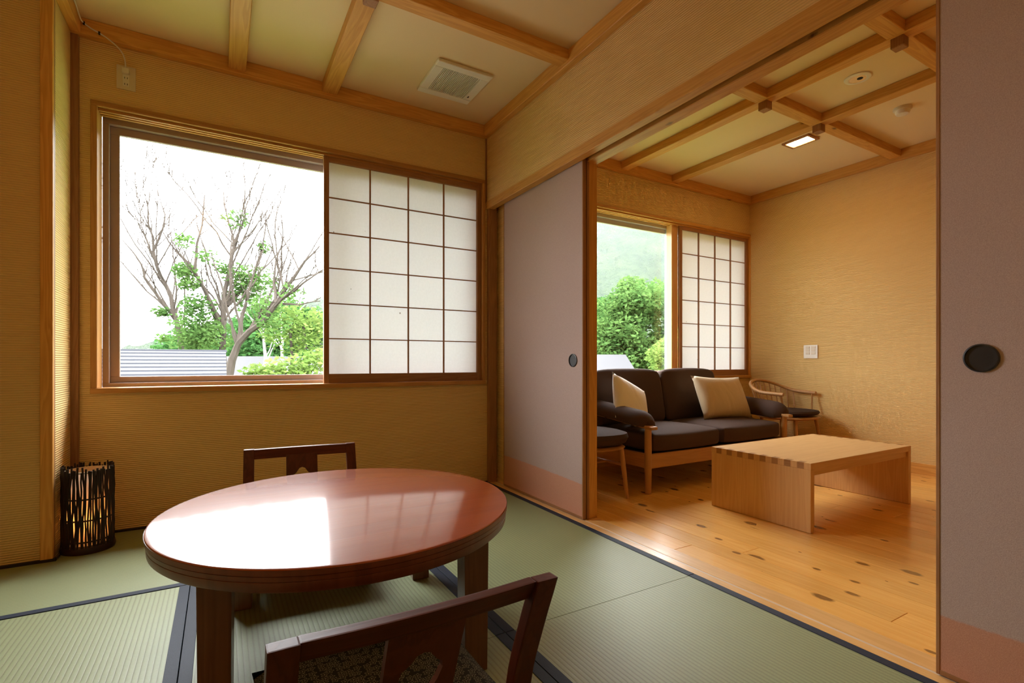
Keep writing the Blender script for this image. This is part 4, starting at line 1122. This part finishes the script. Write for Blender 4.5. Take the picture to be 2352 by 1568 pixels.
def grow(mb, path, r0, r1, rn, level, maxlevel, up=0.25, dens=1.6, lenf=0.55, n=6):
    P = [Vector(p) for p in path]
    Q = [P[0]]
    for i in range(len(P) - 1):
        for k in (1, 2):
            q = P[i].lerp(P[i + 1], k / 2)
            if k == 1: q += Vector([rn.uniform(-1, 1) for _ in range(3)]) * (P[i + 1] - P[i]).length * 0.05
            Q.append(q)
    m_ = len(Q); rr = [r0 + (r1 - r0) * i / (m_ - 1) for i in range(m_)]
    mb.tube(Q, rr, n if level == 0 else (5 if level == 1 else 3), caps=False)
    if level >= maxlevel: return
    tot = sum((Q[i + 1] - Q[i]).length for i in range(m_ - 1))
    cnt = max(2, int(tot * dens))
    for c in range(cnt):
        t = rn.uniform(0.30, 0.98) if level == 0 else rn.uniform(0.2, 0.98)
        i = min(m_ - 2, int(t * (m_ - 1))); p = Q[i].lerp(Q[i + 1], t * (m_ - 1) - i)
        d = (Q[i + 1] - Q[i]).normalized()
        sd = Vector([rn.uniform(-1, 1), rn.uniform(-1, 1), rn.uniform(-0.3, 1)]).normalized()
        d = (d * 0.75 + sd * 0.85 + Vector((0, 0, up))).normalized()
        ln = tot * lenf * rn.uniform(0.35, 0.9) * (1 - 0.45 * t)
        pth = [p]; dd = d
        for s_ in range(4):
            dd = (dd + Vector([rn.uniform(-1, 1) for _ in range(3)]) * 0.22 + Vector((0, 0, up * 0.35))).normalized()
            pth.append(pth[-1] + dd * ln / 4)
        grow(mb, pth, max(0.011, rr[i] * 0.42), max(0.006, rr[i] * 0.12), rn, level + 1, maxlevel, up, dens * 1.5, lenf, n)

Z4 = lambda u, v, wd: at(160 + u / 2.24, 220 + v / 2.24, wd)        # points noted on the enlarged window view
def big_tree(name, stems, clumps, label, seed, wd, leafmat='leaf_green', barkm='bark_grey', maxlevel=2, size=0.07):
    base = stems[0][0]
    b0 = Z4(base[0], base[1], wd + (base[2] if len(base) > 2 else 0))
    root = empty(name, (b0.x, b0.y, GZ))
    rn = random.Random(seed)
    for k, (st) in enumerate(stems):
        r0, r1 = st[-1]; pts = [Z4(p[0], p[1], wd + (p[2] if len(p) > 2 else 0)) for p in st[:-1]]
        if k == 0 or st[0][1] > 1280:
            pts = [Vector((pts[0].x, pts[0].y, GZ)), pts[0].lerp(Vector((pts[0].x, pts[0].y, GZ)), 0.5)] + pts
        mb = MB(); grow(mb, pts, r0, r1, rn, 0, maxlevel, dens=2.2, lenf=0.62)
        mb.build('trunk' if k == 0 else 'bough', barkm, root, smooth=True)
    cl = [(tuple(Z4(u, v, wd + dw)), (r * 1.0, r * 1.0, r * 0.75), int(n * 1.7)) for u, v, dw, r, n in clumps]
    if cl: leaf_obj('foliage', cl, size, leafmat, seed, root)
    tag(root, label, 'tree', 'trees outside the windows')
big_tree('bare_tree', [
    [(575, 1305), (548, 1150), (522, 1035, .1), (470, 930, .2), (432, 800, .4), (405, 660, .5), (400, 540, .6), (0.115, 0.016)],
    [(540, 1140), (480, 1070, -.2), (385, 935, -.4), (365, 860, -.5), (270, 740, -.7), (0.07, 0.012)],
    [(545, 1120), (570, 1055, .3), (650, 1035, .6), (0.045, 0.01)],
    [(430, 800, .4), (480, 680, .6), (490, 610, .7), (455, 500, .9), (0.045, 0.008)],
    ], [(470, 1115, -.2, .28, 90), (480, 1245, .2, .22, 50), (560, 905, .5, .20, 50)], 'slim bare tree behind the left part of the metal roof', 21, 16.0)
big_tree('bare_tree', [
    [(785, 1310), (790, 1160), (800, 1000, .2), (835, 820, .3), (845, 760, .4), (820, 660, .5), (790, 480, .8), (0.125, 0.012)],
    [(772, 1165), (700, 1010, -.4), (640, 900, -.8), (550, 800, -1.0), (480, 700, -1.2), (0.075, 0.012)],
    [(640, 900, -.8), (655, 760, -.7), (690, 560, -.6), (705, 490, -.5), (0.045, 0.008)],
    [(810, 1080, .2), (880, 1000, .6), (950, 920, .8), (990, 780, 1.0), (1010, 600, 1.2), (0.07, 0.012)],
    [(845, 760, .4), (900, 640, .6), (920, 520, .7), (0.045, 0.008)],
    ], [(590, 900, -.8, .35, 150), (620, 960, -.7, .38, 150), (660, 1080, -.4, .55, 260), (650, 1180, -.4, .75, 420), (720, 1240, -.2, .75, 420), (620, 1270, -.2, .6, 260),
        (880, 930, .6, .60, 260), (960, 950, .8, .7, 300), (900, 1030, .8, .7, 300), (860, 640, .5, .45, 90), (790, 880, .4, .3, 60), (700, 820, -.6, .35, 50), (1000, 780, 1.0, .25, 60), (590, 745, -1, .3, 60)],
    'tall half-bare tree with sparse green leaves in the middle of the window', 22, 15.5)
big_tree('bare_tree', [
    [(812, 1470), (835, 1360), (870, 1270), (1000, 1160, -.2), (1070, 1060, -.4), (1150, 940, -.5), (1210, 850, -.6), (1285, 775, -.7), (0.150, 0.014)],
    [(865, 1275), (880, 1160, .4), (905, 1080, .5), (940, 940, .6), (985, 800, .7), (0.075, 0.012)],
    [(1070, 1060, -.4), (1160, 1000, -.7), (1250, 930, -.9), (1330, 880, -1.0), (0.05, 0.008)],
    [(1100, 1070, -.4), (1180, 1075, -.8), (1290, 1055, -1.1), (0.035, 0.008)],
    [(1060, 1065, -.4), (1050, 960, -.2), (1060, 850, 0), (1110, 700, .2), (0.045, 0.008)],
    ], [(1050, 1170, -.2, .5, 120), (1150, 1010, -.5, .4, 60), (1010, 1090, 0, .5, 120)], 'leaning tree with a bright peeling trunk beside the metal roof', 23, 14.0)
def leafy(name, px, py, wd, clumps, mat, label, seed, size, trunk=0.12, barkm='bark_grey'):
    c = at(px, py, wd)
    root = empty(name, (c.x, c.y, GZ))
    rn = random.Random(seed)
    mb = MB(); top = Vector((c.x, c.y, c.z))
    grow(mb, [Vector((c.x, c.y, GZ)), Vector((c.x + 0.1, c.y, (GZ + top.z) / 2)), top], trunk, trunk * 0.3, rn, 0, 2, dens=1.2)
    mb.build('trunk', barkm, root, smooth=True)
    cl = [(tuple(at(x, y, wd + dw)), (r, r, r * 0.72), n) for x, y, dw, r, n in clumps]
    leaf_obj('foliage', cl, size, mat, seed, root)
    tag(root, label, 'tree', 'trees outside the windows')
leafy('leafy_tree', 665, 745, 18.0, [(640, 722, 0, .75, 240), (690, 735, .3, .8, 330), (655, 765, 0, .9, 330), (715, 770, .2, .9, 330), (738, 735, .5, .8, 240), (615, 765, .3, .6, 120), (690, 800, .1, .7, 200)], 'leaf_fresh', 'fresh green leafy tree at the right side of the tatami room window', 31, 0.085)
leafy('leafy_bush', 655, 850, 11.0, [(590, 860, 0, .35, 200), (640, 848, 0, .40, 260), (695, 838, .2, .42, 260), (735, 825, .3, .4, 200), (620, 872, 0, .45, 260), (700, 866, 0, .35, 160)], 'leaf_fresh', 'spreading green bush just above the window sill', 32, 0.07, 0.05)
for k, (x, wd, lab) in enumerate(((608, 18.0, 'white birch trunk behind the green bush'), (650, 22.5, 'thin white birch trunk nearest the shoji screen'))):
    b0 = at(x, 860, wd); root = empty('birch', (b0.x, b0.y, GZ)); mb = MB(); rn = random.Random(60 + k)
    tp = at(x - 8, 690, wd)
    grow(mb, [Vector((b0.x, b0.y, GZ)), b0, at(x - 2, 780, wd), tp], 0.085, 0.03, rn, 0, 1, dens=0.8)
    mb.build('trunk', 'bark_birch', root, smooth=True)
    leaf_obj('foliage', [(tuple(tp), (1.0, 1.0, 0.9), 260)], 0.09, 'leaf_green', 70 + k, root)
    tag(root, lab, 'tree', 'trees outside the windows')
rn_ = random.Random(5)
def crown(px0, px1, pyt, pyb, wd, n, r, cnt):
    out = []
    for i in range(n):
        x = rn_.uniform(px0, px1); u = (x - px0) / (px1 - px0) * 2 - 1
        top = pyb + (pyt - pyb) * math.sqrt(max(0.05, 1 - u * u * 0.85))
        y = top + (pyb - top) * rn_.random() ** 0.9
        out.append((x, y, rn_.uniform(-1.8, 1.8), r * rn_.uniform(0.7, 1.25), cnt))
    return out
leafy('leafy_tree', 1470, 760, 30.0, crown(1380, 1570, 640, 850, 30.0, 66, 1.15, 360), 'leaf_green', 'large round green tree in the middle of the sitting room window', 41, 0.15, 0.25)
leafy('leafy_tree', 1370, 780, 42.0, crown(1290, 1440, 690, 840, 42.0, 30, 1.15, 360), 'leaf_forest', 'darker green tree behind the cream house', 42, 0.17, 0.25)
leafy('leafy_bush', 1530, 830, 18.0, [(1520, 815, 0, .6, 520), (1550, 800, .2, .7, 600), (1535, 840, 0, .7, 600), (1570, 780, .4, .7, 500)], 'leaf_fresh', 'yellow-green bush behind the right end of the sofa back', 43, 0.09, 0.06)
leafy('leafy_tree', 700, 700, 40.0, crown(540, 800, 700, 830, 40.0, 30, 1.7, 300), 'leaf_forest', 'hazy dark tree far behind the birch trunks', 44, 0.22, 0.3)
leafy('leafy_tree', 460, 790, 45.0, crown(380, 560, 770, 830, 45.0, 22, 1.6, 260), 'leaf_forest', 'hazy low tree far behind the metal roof', 45, 0.22, 0.3)

# ---- thin mist lying between the near trees and the hills
def mist():
    t = NT('mist_volume'); vsn = t.n('ShaderNodeVolumeScatter'); vsn.inputs['Color'].default_value = (0.96, 0.98, 1.0, 1)
    vsn.inputs['Density'].default_value = 0.00036; vsn.inputs['Anisotropy'].default_value = 0.0
    t.l(vsn.outputs[0], t.out.inputs['Volume']); M['mist_volume'] = t.m
    o = MB().box(-260, 420, 62, 520, GZ - 1, 170).build('mist', 'mist_volume')
    tag(o, 'pale mist in front of the wooded hills', 'mist', kind='stuff')
mist()
